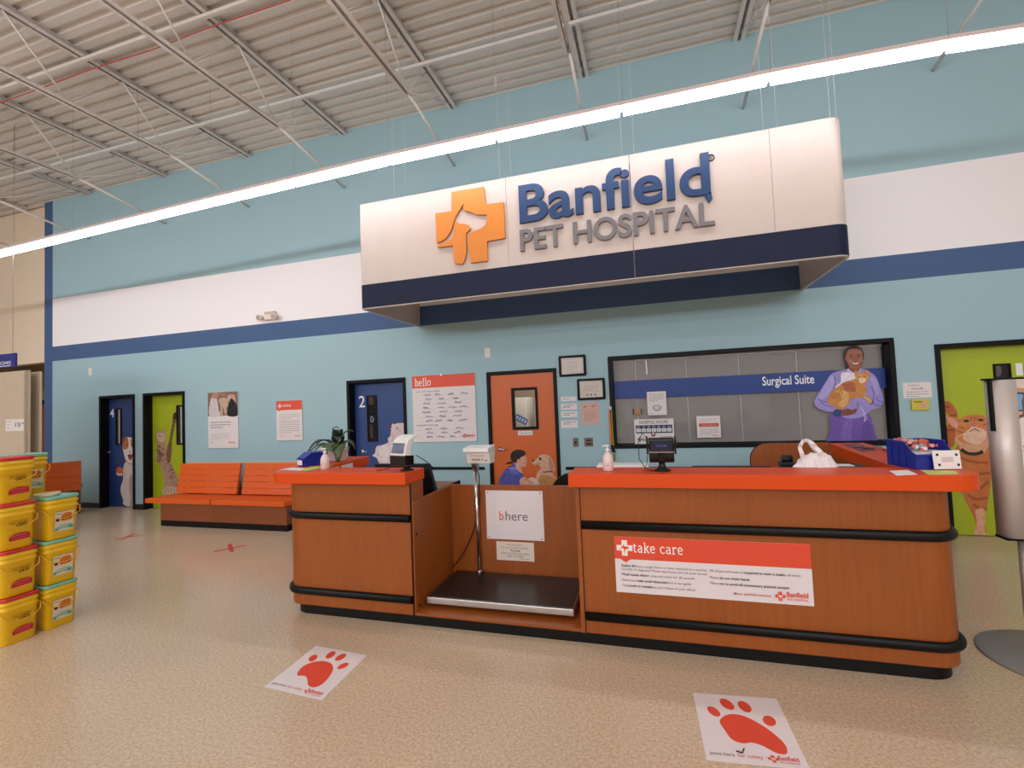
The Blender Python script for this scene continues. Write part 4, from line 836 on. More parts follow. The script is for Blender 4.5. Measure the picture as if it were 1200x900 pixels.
# left wing
L0, L1 = -1.49, -.27; r = .16
body = [(L1, FY)]+[(L1, -2.93), (-1.36, -2.91), (-1.40, -2.05), (L0, -2.05)]+rc(L0+r, FY+r, r, 180, 270)
MB().prism(body, .085, 1.1, 'z').obj('left_wing_panel', m_wood, t, bevel=.002)
topl = [(-.27, -3.22), (-.27, -2.90), (-1.30, -2.88), (-1.38, -2.03), (-1.76, -2.03), (-1.70, -2.9), (-1.60, -3.12)]+[(-1.55, -3.19), (-1.48, -3.22)]
MB().prism(topl, 1.1, 1.192, 'z').obj('orange_top', m_orange, t, bevel=.006)
# right wing with return to the wall
R0, R1 = 1.06, 3.25; r = .17
body = [(R0, FY)]+rc(R1-r, FY+r, r, 270, 360)+[(3.36, -1.3), (3.16, -1.3), (3.06, -2.92), (R0, -2.92)]
MB().prism(body, .085, 1.1, 'z').obj('right_wing_panel', m_wood, t, bevel=.002)
topr = [(1.0, -3.22)]+rc(3.20, -3.05, .17, 270, 360)+[(3.49, -1.25), (3.2, -1.25), (3.05, -2.90), (1.0, -2.90)]
MB().prism(topr, 1.1, 1.192, 'z').obj('orange_top', m_orange, t, bevel=.006)
# alcove
box(-.27, R0, -3.148, -2.42, .085, .105).obj('alcove_floor', m_woodx, t)
box(-.27, R0, -2.42, -2.39, .085, .965).obj('alcove_back_panel', m_wood, t, bevel=.002)
box(-.268, -.25, -3.145, -2.42, .105, .96).obj('alcove_side_panel', m_wood, t, bevel=.001); box(1.035, 1.058, -3.145, -2.42, .105, .96).obj('alcove_side_panel', m_wood, t, bevel=.001)
box(1.033, 1.062, -3.154, -3.146, .085, 1.1).obj('edge_strip', m_wood, t); box(-.272, -.262, -3.155, -3.148, .085, 1.1).obj('joint_strip', m_black, t); box(1.0625, 1.068, -3.153, -3.149, .085, 1.1).obj('joint_strip', m_black, t)
kick = [(-1.40, -2.0)]+rc(L0+.16+.04, FY+.16+.03, .16, 180, 270)+[(R1-.2, FY+.03)]+rc(R1-r-.03, FY+r+.03, r, 270, 360)+[(3.30, -1.3), (3.2, -1.3), (3.1, -2.9), (-1.36, -2.9), (-1.39, -2.05)]
MB().prism(kick, 0, .085, 'z').obj('kick_plate', m_black, t)
def rail(path, z, nm='bumper_rail'):
    MB().tube([(x, y, z) for x, y in path], .021, 12, rz=1.45).obj(nm, m_black, t)
o_ = .012
for z in (.83, .205):
    rail([(L0-o_, -2.02), (L0-o_, FY+.17)]+rc(L0+.16, FY+.16, .16+o_, 180, 270)[1:]+[(-.275, FY-o_)], z)
    rail([(1.068, FY-o_)]+rc(R1-.17, FY+.17, .17+o_, 270, 360)+[(3.36+o_, -1.32)], z)
for px, py in ((562, 743.5), (609.5, 747)):
    q = W(px, py, FY+.028); MB().tube([(q.x, FY+.029, q.z), (q.x, FY+.022, q.z)], .007, 10).obj('screw', m_steel, t)
# take care poster
c_ = lambda px, py: W(px, py, FY)
x0, x1 = c_(721, 660).x, c_(952, 680).x; z1, z0 = c_(835, 634).z+.005, c_(835, 701.5).z
t2 = thing('take_care_poster', ((x0+x1)/2, FY, z0), 'wide take care poster with an orange header on the front of the counter', 'poster')
box(x0, x1, FY-.004, FY-.0005, z0, z1).obj('board', M('poster_card', (226, 214, 214), .5), t2)
a = Art(wallpl(FY-.004)); h = z1-z0; w_ = x1-x0; a.rect(x0, x1, z1-h*.40, z1, 'DE4B30')
a.poly([(x0+w_*.03, z1-h*.399), (x0+w_*.09, z1-h*.399), (x0+w_*.06, z1-h*.46)], 'DE4B30', False)
logo(a, x0+w_*.057, z1-h*.20, h*.14, 'F0E2DE', 'DE4B30'); slab(a, 'take care', x0+w_*.105, z1-h*.265, h*.118, 'F4E8E4', .17, .13, 1.3)
T = '4A4446'
def tx(s, u, v, hh, col=T, b=.02, mx=None):
    b *= .5
    vs, fs = text_geo(s, b); wd = (max(q[0] for q in vs)-min(q[0] for q in vs)); ht = .7
    a.raw([(u+q[0]*hh/ht, v+q[1]*hh/ht) for q in vs], fs, col)
hh = h*.052
for s_, u, v, b, cc_ in (("Feeling ill?", .035, .535, .04, T), ("Have a cough, fever, or been exposed to a positive", .105, .535, 0, '7A7274'), ("COVID-19 diagnosis? Please stay home and call your doctor.", .035, .60, 0, '7A7274'),
    ("Wash hands often", .035, .69, .04, T), ("with soap and water for 20 seconds", .155, .69, 0, '7A7274'), ("Please practice", .035, .79, 0, '7A7274'), ("safe social distancing,", .125, .79, .04, T), ("6 feet is our guide", .27, .79, 0, '7A7274'),
    ("Type", .035, .885, 0, '7A7274'), ("cough or sneeze,", .07, .885, .04, T), ("please use a tissue or your elbow", .175, .885, 0, '7A7274'),
    ("All clients and team are", .505, .535, 0, '7A7274'), ("required to wear a mask", .68, .535, .04, T), ("at all times", .865, .535, 0, '7A7274'),
    ("Please", .505, .65, 0, '7A7274'), ("do not shake hands", .555, .65, .04, T), ("Please", .505, .745, 0, '7A7274'), ("try to avoid all unnecessary physical contact", .555, .745, .04, T),
    ("More: banfield.com/cats", .62, .895, .02, 'C8604C')):
    tx(s_, x0+w_*u, z1-h*v, hh*.8, cc_, b)
logo(a, x0+w_*.845, z1-h*.87, h*.075, 'DE4B30', 'E2D6D6'); a.text('Banfield', x0+w_*.875, x0+w_*.975, z1-h*.875, z1-h*.79, 'DE4B30', 0.018); a.text('PET HOSPITAL', x0+w_*.877, x0+w_*.975, z1-h*.93, z1-h*.895, 'DE4B30', 0.009)
a.obj('print', t2)
# bhere sign and small notice on the alcove back
BY = -2.42
x0, x1, z0, z1 = W(570, 602, BY).x, W(637, 605, BY).x, W(604, 632.5, BY).z, W(604, 575, BY).z
t2 = thing('bhere_sign', ((x0+x1)/2, BY, z0), 'white sign reading bhere pinned inside the scale alcove', 'sign')
box(x0, x1, BY-.004, BY-.0005, z0, z1).obj('board', M('poster_card'), t2)
a = Art(wallpl(BY-.004)); zb = W(586, 609.5, BY).z; h = z1-z0; w_ = x1-x0
a.text('b', x0+w_*.235, x0+w_*.31, zb, zb+h*.19, 'DE5A3C', 0.005); a.text('here', x0+w_*.345, x0+w_*.73, zb, zb+h*.19, '6A6668', 0.002)
for q in ((.04, .04), (.96, .04), (.04, .96), (.96, .96)): a.ell(x0+w_*q[0], z0+h*q[1], .006, .006, '5A5254')
a.obj('print', t2)
x0, x1, z0, z1 = W(582, 645, BY).x, W(626, 645, BY).x, W(604, 657, BY).z, W(604, 635, BY).z
t2 = thing('alcove_notice', ((x0+x1)/2, BY, z0), 'small white notice with handwriting under the bhere sign', 'notice')
box(x0, x1, BY-.005, BY-.0005, z0, z1).obj('board', M('notice_card', (224, 208, 194), .5), t2, bevel=.002)
a = Art(wallpl(BY-.005)); h = z1-z0; w_ = x1-x0
for s_, u, e, v, b in (('FOR THE SAFETY', .28, .72, .80, 0), ('OF ALL PETS AND CLIENTS', .14, .86, .64, 0), ('PLEASE', .38, .64, .49, .03), ('KEEP YOUR PET ON LEASH', .14, .86, .34, 0), ('AND CARRIED', .28, .72, .20, 0), ('Thank you!', .6, .88, .07, 0)):
    a.text(s_, x0+w_*u, x0+w_*e, z0+h*v, z0+h*(v+.09), '6A5E58', b)
a.obj('print', t2)
# scale
t = thing('pet_scale', (.35, -2.7, .105), 'large floor scale with a black mat, steel pole and white display in the alcove', 'scale')
s0, s1, sy0, sy1 = -.215, .965, -3.04, -2.44
box(s0, s1, sy0, sy1, .135, .185).obj('steel_platform', m_steel, t, bevel=.004)
box(s0+.012, s1-.012, sy0+.01, sy1-.01, .1855, .192).obj('rubber_mat', M('scale_mat', (30, 27, 27), .28, noise=(40, .12)), t, bevel=.003)
for q in ((s0+.08, sy0+.08), (s1-.08, sy0+.08), (s0+.08, sy1-.08), (s1-.08, sy1-.08)): MB().cyl(q, .025, .105, .136, 14).obj('foot', m_black, t)
q = W(562, 560, -2.45); px_ = .0
MB().tube([(px_+.018, -2.45, .192), (px_+.01, -2.45, W(562, 546, -2.45).z)], .017, 14).obj('pole', m_chrome, t)
MB().lathe((px_+.018, -2.45, .192), [(.035, 0), (.035, .012), (.02, .02)], 16).obj('pole_collar', m_steel, t)
zt, zb = W(561, 524.5, -2.5).z, W(561, 543, -2.5).z; xa, xb = W(548, 533, -2.5).x, W(576.5, 533, -2.5).x
d = MB().prism([(-2.60, zt-.035), (-2.60, zt), (-2.42, zt+.015), (-2.40, zt-.02), (-2.43, zb), (-2.55, zb+.004), (-2.58, zt-.035)], xa+.012, xb, 'x').obj('display_head', M('ivory_plastic', (226, 216, 206), .4), t, bevel=.006)
MB().prism([(-2.61, zt-.03), (-2.61, zt+.003), (-2.42, zt+.018), (-2.42, zt-.012)], xa, xb+.002, 'x').obj('display_lid', m_white, d, bevel=.004)
a = Art(PL((xa+.05, -2.582+.004, zt-.06), (1, 0, 0), (0, -.05, 1)), base=.008); a.rect(0, .14, -.008, .0, 'B8ACA2'); a.rect(.02, .10, -.045, -.03, '9A8C80'); a.rect(.15, .165, -.05, -.04, '2A2624'); a.ell(.12, -.036, .006, .006, '3A3430'); a.obj('display_print', d)
MB().prism([(-2.47, zb-.06), (-2.43, zb-.06), (-2.42, zb+.005), (-2.50, zb+.005)], px_-.01, px_+.04, 'x').obj('bracket', m_steel, t)
cab = spline([(W(551, 536, -2.5).x, W(551, 536, -2.5).z), (W(553, 545, -2.5).x, W(553, 545, -2.5).z), (W(560, 552, -2.48).x, W(560, 552, -2.48).z), (W(562, 566, -2.48).x, W(562, 566, -2.48).z), (W(557, 610, -2.48).x, W(557, 610, -2.48).z), (W(545, 645, -2.45).x, W(545, 645, -2.45).z), (W(528, 668, -2.45).x, W(528, 668, -2.45).z)], 6, False)
MB().tube([(u, -2.49 if i < 20 else -2.45, v) for i, (u, v) in enumerate(cab)], .0045, 6).obj('cable', m_dark, t)
q = W(526.5, 668, -2.43); tag(box(q.x-.02, q.x+.02, -2.45, -2.42, q.z-.02, q.z+.02).obj('cable_outlet', m_dark, loc=(q.x, -2.43, q.z), bevel=.004), 'small black outlet in the back corner of the scale alcove', 'outlet')
for i, (px, py, lab) in enumerate(((488, 626, 'black bolt head high on the left side of the scale alcove'), (491.5, 709, 'black bolt head low on the left side of the scale alcove'))):
    q = FX(px, py, -.25); tag(MB().tube([(-.249, q.y, q.z), (-.243, q.y, q.z)], .011, 10).obj('bolt_head', m_dark, loc=(-.25, q.y, q.z)), lab, 'bolt', 'bolts in the alcove side')
# ================================================================== ON AND BEHIND THE COUNTER
TZ = 1.1925
def bottle(px, py, label):
    q = HZ(px, py, TZ); x, y = q.x, q.y; t = thing('sanitizer_bottle', (x, y, TZ), label, 'bottle', 'sanitizer pump bottles on the counter')
    MB().lathe((x, y, TZ), [(.034, 0), (.038, .006), (.038, .075), (.034, .1), (.02, .122), (.012, .13), (.012, .138)], 24).obj('bottle', M('milky_plastic', (226, 204, 200), .25, coat=.3), t)
    MB().lathe((x, y, TZ+.136), [(.015, 0), (.015, .018), (.006, .02), (.006, .036)], 16).obj('pump', m_white, t)
    m_ = MB().lathe((x, y, TZ+.17), [(.013, 0), (.014, .008), (.01, .012)], 16); m_.tube([(x, y, TZ+.176), (x-.03, y-.004, TZ+.176), (x-.036, y-.005, TZ+.168)], .005, 8); m_.obj('nozzle', m_white, t)
    a = Art(PL((x, y-.0385, TZ+.04), (1, 0, 0), (0, 0, 1))); a.rect(-.012, .008, 0, .004, '8A6A6A'); a.obj('small_print', t)
bottle(713, 551.5, 'white sanitizer pump bottle at the left end of the right counter top')
bottle(381, 549.5, 'white sanitizer pump bottle in front of the potted plant on the left counter')
# card terminals
def stem_base(t, x, y, mat):
    MB().lathe((x, y, TZ), [(.055, 0), (.055, .008), (.03, .018), (.022, .04), (.022, .06)], 28).obj('base', mat, t)
q = HZ(476, 551, TZ); x, y = -.36, -3.06; t = thing('card_terminal', (x, y, TZ), 'white hooded card terminal with a dark screen on the left counter', 'card terminal', 'card terminals on the counter')
stem_base(t, x+.02, y, m_dark); R_ = rot('Z', -18, (x, y, 0))
prof = [(-.07, .045), (-.075, .13), (-.06, .2), (-.03, .25), (.02, .275), (.075, .285), (.075, .275), (.02, .25), (-.005, .2), (-.02, .045)]
MB().prism([(y+a_, TZ+b_) for a_, b_ in prof], x-.085, x+.085, 'x').xf(R_).obj('white_hood', m_white, t, bevel=.005)
MB().prism([(y-.078, TZ+.047), (y-.082, TZ+.125), (y-.06, TZ+.13), (y+.02, TZ+.12), (y+.02, TZ+.047)], x-.088, x+.088, 'x').xf(R_).obj('card_reader', M('gloss_black', (18, 16, 18), .15), t, bevel=.005)
s_ = MB(); nrm = Vector((0, -.983, .18)); 
p0 = Vector((x, y-.0765, TZ+.145)); up_ = Vector((0, .0225, .07)).normalized()
s_.add([p0+Vector((dx, 0, 0))+up_*h_+Vector((0, -.005, .001)) for dx, h_ in ((-.068, 0), (.068, 0), (.068, .082), (-.068, .082))], [(0, 1, 2, 3)]); s_.xf(R_).obj('screen', M('screen_blue_black', (40, 46, 80), .12), t)
MB().tube([(x+.09, y+.02, TZ+.12), (x+.15, y+.06, TZ+.07), (x+.21, y+.1, TZ+.0)], .004, 6).obj('cable', m_dark, t)
MB().tube([(x-.14, y+.05, TZ+.19), (x-.10, y+.04, TZ+.175), (x-.06, y+.04, TZ+.16)], .004, 6).obj('stylus', m_dark, t)
MB().tube([(x-.19, y+.12, TZ+.12), (x-.185, y+.1, TZ+.03), (x-.17, y+.05, TZ+.01), (x-.23, y-.05, TZ+.004)], .003, 6).obj('cable', m_dark, t)
x, y = 1.63, -3.06; t = thing('card_terminal', (x, y, TZ), 'black card terminal with side grips on the right counter', 'card terminal', 'card terminals on the counter')
stem_base(t, x, y, m_dark)
R_ = rot('X', 16, (0, y, TZ+.05)); GBk = M('gloss_black')
b_ = MB().box(x-.082, x+.082, y-.028, y+.02, TZ+.065, TZ+.235); b_.xf(R_).obj('body', GBk, t, bevel=.008)
box(x-.066, x+.066, y-.031, y-.029, TZ+.155, TZ+.225).xf(R_).obj('screen', M('screen_navy', (30, 34, 62), .1), t)
a = Art(PL((x, y-.031, TZ+.19), (1, 0, 0), (0, 0, 1))); a.text('WELCOME', -.035, .035, -.006, .008, '5A6AB0', 0.009); o = a.obj('screen_print', t); 
for v in o.data.vertices: wv = R_ @ (v.co+Vector(t['_loc'])); v.co = wv-Vector(t['_loc'])
MB().box(x-.078, x+.078, y-.036, y-.029, TZ+.142, TZ+.150).xf(R_).obj('steel_edge', m_steel, t)
MB().tube([(x, y-.03, TZ+.11), (x, y-.045, TZ+.11)], .026, 16).xf(R_).obj('reader_button', m_dark, t)
for s2 in (-1, 1): box(x+s2*.085, x+s2*.097, y-.035, y+.03, TZ+.13, TZ+.24).xf(R_).obj('side_grip', m_dark, t, bevel=.004)
MB().tube([(x-.09, y+.0, TZ+.22), (x-.12, y+.02, TZ+.26), (x-.15, y+.02, TZ+.2), (x-.15, y, TZ+.08), (x-.11, y-.02, TZ+.02), (x-.06, y-.05, TZ+.008)], .003, 6).obj('cable', m_dark, t)
MB().tube([(x-.09, y, TZ+.12), (x-.1, y-.01, TZ+.05), (x-.12, y-.04, TZ+.006), (x-.03, y-.06, TZ+.005)], .0025, 6).obj('cable', m_dark, t)
# blue bins
m_bin = M('blue_bin_plastic', (18, 36, 140), .4)
def make_bin(name, origin, ang, w_, d_, h_, label, group):
    """hopper bin: x = width across the front, front edge lower; front at local y=0"""
    Mx = Matrix.Translation(Vector(origin)) @ Matrix.Rotation(math.radians(ang), 4, 'Z'); t = thing(name, origin, label, 'bin', group); th = .006
    side = [(0, 0), (d_, 0), (d_, h_), (d_*.35, h_), (0.02, h_*.62), (-.012, h_*.55)]
    m_ = MB().prism(side, -w_/2, -w_/2+th, 'x').prism(side, w_/2-th, w_/2, 'x').box(-w_/2+th, w_/2-th, d_-th, d_, 0, h_).box(-w_/2+th, w_/2-th, 0, d_-th, 0, th).box(-w_/2+th, w_/2-th, 0, th, th, h_*.55)
    m_.xf(Mx).obj('bin_body', m_bin, t, bevel=.002)
    rim = MB().box(-w_/2-.008, w_/2+.008, d_*.35, d_+.008, h_-.012, h_+.002).box(-w_/2+th+.004, w_/2-th-.004, d_*.35-.01, d_-.006, h_-.02, h_+.01)
    r_ = MB()
    for s2 in (-1, 1): r_.box(s2*(w_/2-.002), s2*(w_/2+.010), d_*.33, d_+.008, h_-.014, h_+.002)
    r_.box(-w_/2-.01, w_/2+.01, d_-.002, d_+.01, h_-.014, h_+.002).box(-w_/2, w_/2, -.016, .002, h_*.50, h_*.56); r_.xf(Mx).obj('rim', m_bin, t, bevel=.002)
    for s2 in (-1, 1):
        for k in (.3, .55, .8): MB().box(s2*(w_/2), s2*(w_/2+.005), d_*k, d_*k+.012, .01, h_*.8).xf(Mx).obj('side_rib', m_bin, t)
    return t, Mx
q = HZ(358, 546.5, TZ)
t, Mx = make_bin('storage_bin', (-1.56, -2.84, TZ), 62-90+8, .13, .20, .12, 'blue plastic bin lying near the left counter corner beside the potted plant', 'blue bins on the counter')
a = Art(PL(Mx @ Vector((-.045, -.0175, .015)), Mx.to_3x3() @ Vector((1, 0, 0)), (0, 0, 1))); a.rect(0, .085, 0, .045, 'E6DCDC'); a.obj('label', t)
cap = MB().prism([(.0, .0685), (.2*.35, .118), (.202, .118), (.202, .124), (.2*.33, .126), (-.012, .075)], -.067, .067, 'x').xf(Mx).obj('lid', m_bin, t, bevel=.003)
t, Mx = make_bin('storage_bin', (3.22, -2.985, TZ), 100-90, .23, .25, .165, 'open blue plastic bin full of wrapped treats at the right counter corner', 'blue bins on the counter')
# sweets and cards
rr = random.Random(5)
box(-.108, .108, .01, .243, .007, .10).xf(Mx).obj('folded_bags', M('pale_bags', (205, 200, 205), .4), t)
for i in range(30):
    c0 = Mx @ Vector((rr.uniform(-.1, .07), rr.uniform(.09, .235), .118+rr.uniform(-.014, .05)))
    Rm = Matrix.Translation(c0) @ Matrix.Rotation(rr.uniform(0, 6), 4, 'Z') @ Matrix.Rotation(rr.uniform(-.6, .6), 4, 'X')
    m_ = MB(); m_.v = []; n = 8
    m_.tube([(-.024, 0, 0), (-.013, 0, 0), (-.008, 0, 0), (.008, 0, 0), (.013, 0, 0), (.024, 0, 0)], [.012, .003, .011, .011, .003, .012], n); m_.xf(Rm)
    o = m_.obj('wrapped_treat', [M('treat_wrap_white', (236, 226, 226), .3), M('treat_wrap_red', (208, 96, 70), .3), M('treat_wrap_pink', (226, 150, 140), .3)][i % 3], loc=c0)
    tag(o, 'small twist-wrapped treat in the open blue bin', 'treat', 'wrapped treats in the open blue bin')
c0 = Mx @ Vector((.045, -.03, 0)); t = thing('card_packet', c0, 'white printed card packet leaning on the front of the open blue bin', 'card')
ux = Mx.to_3x3() @ Vector((1, 0, 0)); pl = PL(c0, ux, Vector((0, .12, 1)).normalized())
cm = MB(); cm.add([pl.P(u, v, n_) for n_ in (0, -.003) for u, v in ((-.075, .004), (.075, .004), (.075, .115), (-.075, .115))], [(0, 1, 2, 3), (7, 6, 5, 4), (0, 4, 5, 1), (1, 5, 6, 2), (2, 6, 7, 3), (3, 7, 4, 0)]); cm.obj('card', m_paper, t)
a = Art(pl); 
for u, v in ((-.045, .03), (.06, .028), (-.05, .09), (.055, .088)): a.ell(u, v, .008, .008, '2A2224')
a.rect(-.03, .035, .045, .075, 'D8BFC0'); a.obj('print', t)
def flat(name, pts, label, cat, col, z=TZ, group=None):
    P_ = [HZ(px, py, z) for px, py in pts]; c0 = sum(P_, Vector())/len(P_)
    m_ = MB().prism([(p_.x, p_.y) for p_ in P_], z, z+.0015, 'z'); return tag(m_.obj(name, M('paper_'+col, col, .6), loc=(c0.x, c0.y, z)), label, cat, group)
flat('paper_slip', [(1042, 552), (1064, 551), (1075, 556), (1051, 557.5)], 'small white paper slip flat on the counter left of the open blue bin', 'paper', 'EDE6E2')
flat('green_leaflet', [(1078, 551), (1120, 552), (1123, 555.5), (1088, 556.5)], 'yellow-green leaflet under the card packet at the right counter corner', 'leaflet', 'C6CE66')
flat('white_leaflet', [(342, 548), (362, 549), (352, 551.5), (328, 550.5)], 'white sheet under the closed blue bin on the left counter', 'leaflet', 'E4DCDC')
flat('green_leaflet', [(352, 551.5), (364, 547), (392, 545.5), (376, 548.5), (360, 552)], 'yellow-green leaflet between the closed blue bin and the sanitizer bottle on the left counter', 'leaflet', 'B8C64A', TZ+.0016)
flat('brochure_stack', [(985, 521), (1005, 519.5), (1028, 528), (1012, 530)], 'dark pink brochures lying on the far end of the right counter return', 'brochure', '7A4450')
for i in range(14):
    x = 3.3+rr.uniform(-.06, .1); y = -1.95+rr.uniform(-.25, .3); s2 = MB().box(-.03, .03, -.012, .012, 0, .006+.0 ).xf(Matrix.Translation((x, y, TZ+.0002+.0065*(i % 3))) @ Matrix.Rotation(rr.uniform(0, 3), 4, 'Z'))
    tag(s2.obj('loose_clip', M('clip_mix_%d' % (i % 3), [(120, 60, 60), (60, 44, 40), (150, 120, 110)][i % 3], .4), loc=(x, y, TZ)), 'tiny dark clip scattered on the right counter return', 'clip', 'clips scattered on the counter return')
for i, pp in enumerate(([(388, 553-2), (402, 550-1), (400, 547), (387, 549)],)):
    pass
# stickers on the inner edge of the left top return
def edge_label(k0, k1, label):
    p0, p1 = Vector((-1.30, -2.88, 0)), Vector((-1.38, -2.03, 0)); d_ = (p1-p0); o0 = p0+d_*k0; ux = d_.normalized(); L_ = d_.length*(k1-k0)
    m_ = MB(); n_ = Vector((-ux.y, ux.x, 0))*-1
    vs = [o0+ux*u+Vector((0, 0, z_))+n_*nn for nn in (.001, .003) for u, z_ in ((0, 1.12), (L_, 1.12), (L_, 1.165), (0, 1.165))]
    m_.add(vs, [(0, 1, 2, 3), (7, 6, 5, 4), (0, 4, 5, 1), (1, 5, 6, 2), (2, 6, 7, 3), (3, 7, 4, 0)])
    tag(m_.obj('edge_label', m_paper, loc=o0+Vector((0, 0, 1.12))), label, 'label', 'white labels on the orange edge')
edge_label(.12, .30, 'white label on the inner orange edge of the left counter, the nearer one'); edge_label(.36, .60, 'white label on the inner orange edge of the left counter, the farther one')
# potted plant
pc = Vector((-1.50, -2.52, TZ)); pc = HZ(402, 545, TZ)+Vector((-.08, .18, 0)); pc.x = -1.52; pc.y = -2.38
t = thing('potted_plant', pc, 'broad-leaved green plant in a white ribbed pot on the left counter', 'plant')
m_pot = M('white_ribbed_pot', (224, 208, 200), .45)
pr_ = []
for i in range(9): pr_ += [(.072+.0035*i, .014*i), (.078+.0035*i, .014*i+.007)]
pr_ = [(a_*1.12, b_) for a_, b_ in pr_]
MB().lathe(pc, pr_+[(.118, .128), (.106, .128), (.10, .11)], 32).obj('pot', m_pot, t)
MB().lathe(pc, [(.09, .105), (.06, .115), (.01, .118)], 24).obj('soil', M('bark_soil', (90, 52, 34), .9), t)
m_leaf = M('leaf_green', (72, 92, 50), .35, noise=(30, .15)); m_leafd = M('leaf_dark', (38, 50, 36), .35, noise=(30, .15))
LR = Matrix.Rotation(math.radians(36), 3, 'Z')
def leaf(p0, pm, p1, w_, mat, parent, n=8):
    p0, pm, p1 = [pc+LR @ Vector(q) for q in (p0, pm, p1)]; vs = []; 
    for i in range(n+1):
        k = i/n; c0 = p0*(1-k)**2+pm*2*k*(1-k)+p1*k*k; d_ = ((pm-p0)*(1-k)+(p1-pm)*k).normalized(); sd = d_.cross(Vector((0, 0, 1))); sd = sd.normalized() if sd.length > .05 else Vector((1, 0, 0))
        ww = w_*math.sin(math.pi*min(.97, k**.75*.97+.02))+.004; nn = sd.cross(d_)
        vs += [c0-sd*ww+nn*.008, c0, c0+sd*ww+nn*.008]
    m_ = MB().add(vs, [f for i in range(n) for f in ((3*i, 3*i+1, 3*i+4, 3*i+3), (3*i+1, 3*i+2, 3*i+5, 3*i+4))], True)
    o = m_.obj('leaf', mat, parent); so = o.modifiers.new('s', 'SOLIDIFY'); so.thickness = .003
LV = [((.0, -.05, .13), (.02, -.15, .26), (.01, -.19, -.0), .075, 0), ((-.03, -.04, .13), (-.08, -.12, .26), (-.10, -.17, .08), .075, 0), ((-.03, 0, .13), (-.15, -.02, .32), (-.27, -.08, .10), .05, 1), ((-.03, .02, .13), (-.18, .02, .24), (-.27, 0, .07), .05, 1),
      ((.02, -.03, .13), (.0, -.1, .34), (.03, -.13, .17), .06, 1), ((.02, 0, .13), (.12, -.03, .27), (.17, -.06, .10), .05, 0), ((.01, .02, .13), (.07, .03, .34), (.16, .0, .28), .05, 0), ((0, .02, .13), (-.1, .06, .26), (-.2, .1, .17), .06, 1),
      ((.03, .02, .13), (.13, .06, .24), (.18, .06, .14), .06, 1), ((-.01, -.03, .13), (-.11, -.06, .22), (-.2, -.1, .12), .05, 0), ((0, 0, .13), (.01, -.05, .40), (.03, -.1, .27), .05, 1), ((-.02, -.04, .13), (-.04, -.14, .22), (-.05, -.18, .11), .06, 0)]
for L_ in LV: leaf(*L_[:4], [m_leaf, m_leafd][L_[4]], t)
MB().tube([pc+Vector(q) for q in ((-.02, 0, .12), (-.05, 0, .24), (-.03, -.02, .33), (.03, -.04, .345), (.06, -.05, .33))], [.006, .006, .005, .005, .004], 8).obj('curved_stem', m_leafd, t)
MB().tube([pc+Vector(q) for q in ((.04, -.04, .11), (.07, -.08, .17), (.11, -.09, .22))], .004, 6).obj('support_stick', M('bamboo_stick', (206, 160, 120), .6), t)
# monitors, desk, chair back and other things behind the counter
t = thing('desk_monitor', (-.55, -2.62, .76), 'black monitor behind the left counter, seen from behind beside the scale', 'monitor')
m_ = MB(); m_.prism([(-.93, 1.185), (-.37, 1.185), (-.29, .88), (-.93, .88)], -2.62, -2.58, 'y'); m_.obj('screen_shell', m_dark, t, bevel=.006)
m_ = MB(); m_.prism([(-2.6, .86), (-2.52, .766), (-2.44, .766), (-2.57, .95)], -.7, -.55, 'x').box(-.78, -.47, -2.6, -2.42, .7465, .765); m_.obj('stand', m_dark, t)
t = thing('service_desk', (-.9, -1.4, 0), 'brown-topped service desk with a black edge behind the scale alcove', 'desk')
box(-1.3, 1.05, -2.385, -1.95, .71, .745).obj('desk_top', m_dkwood, t, bevel=.004)
box(-1.3, -.8, -1.95, -.95, .71, .745).obj('desk_top', m_dkwood, t, bevel=.004); box(-.8, -.785, -1.95, -.95, .705, .76).obj('edge_strip', m_black, t)
for q in ((-1.25, -1.0), (-.85, -1.0), (-1.25, -2.3), (1.0, -2.3), (1.0, -2.0)): box(q[0]-.025, q[0]+.025, q[1]-.025, q[1]+.025, 0, .71).obj('leg', m_black, t)
t = thing('desk_monitor', (2.1, -2.6, .76), 'low black monitor behind the right counter left of the wooden screen panel', 'monitor')
zt = W(850, 546, -2.6).z; xa, xb = W(811, 546, -2.6).x, W(902, 546, -2.6).x
box(xa, xb, -2.62, -2.58, .86, zt).obj('screen_shell', m_dark, t, bevel=.006); m_ = MB().box(2.06, 2.16, -2.58, -2.55, .76, .95).box(2.0, 2.22, -2.62, -2.46, .745, .765); m_.obj('stand', m_dark, t)
t = thing('reception_desk', (2.1, -2.4, 0), 'inner work desk behind the right counter', 'desk')
box(1.08, 3.03, -2.9, -2.35, .71, .745).obj('desk_top', m_dkwood, t, bevel=.004)
for q in ((1.15, -2.4), (2.95, -2.4)): box(q[0]-.025, q[0]+.025, q[1]-.025, q[1]+.025, 0, .71).obj('leg', m_black, t)
q0, q1 = W(700, 553, -2.72), W(760, 545, -2.72); t = thing('label_printer', ((q0.x+q1.x)/2, -2.72, .745), 'white printer tray showing just above the right counter beside the sanitizer bottle', 'printer')
box(q0.x, q1.x, -2.76, -2.6, .745, W(730, 544.5, -2.72).z).obj('printer_body', m_white, t, bevel=.008); box(q0.x+.1, q1.x-.03, -2.762, -2.758, 1.08, W(730, 547, -2.72).z).obj('paper_slot', M('slot_grey', (150, 146, 148), .4), t)
t = thing('screen_panel', (2.85, -1.3, 0), 'brown wooden screen panel with a rounded corner behind the carrier bag', 'panel')
pth = [(2.50, 0), (3.18, 0), (3.18, 1.205)]+[(2.66+.16*math.cos(math.radians(a_)), 1.045+.16*math.sin(math.radians(a_))) for a_ in range(90, 181, 15)]
MB().prism(pth, -1.32, -1.29, 'y').obj('panel', m_wood, t, bevel=.002)
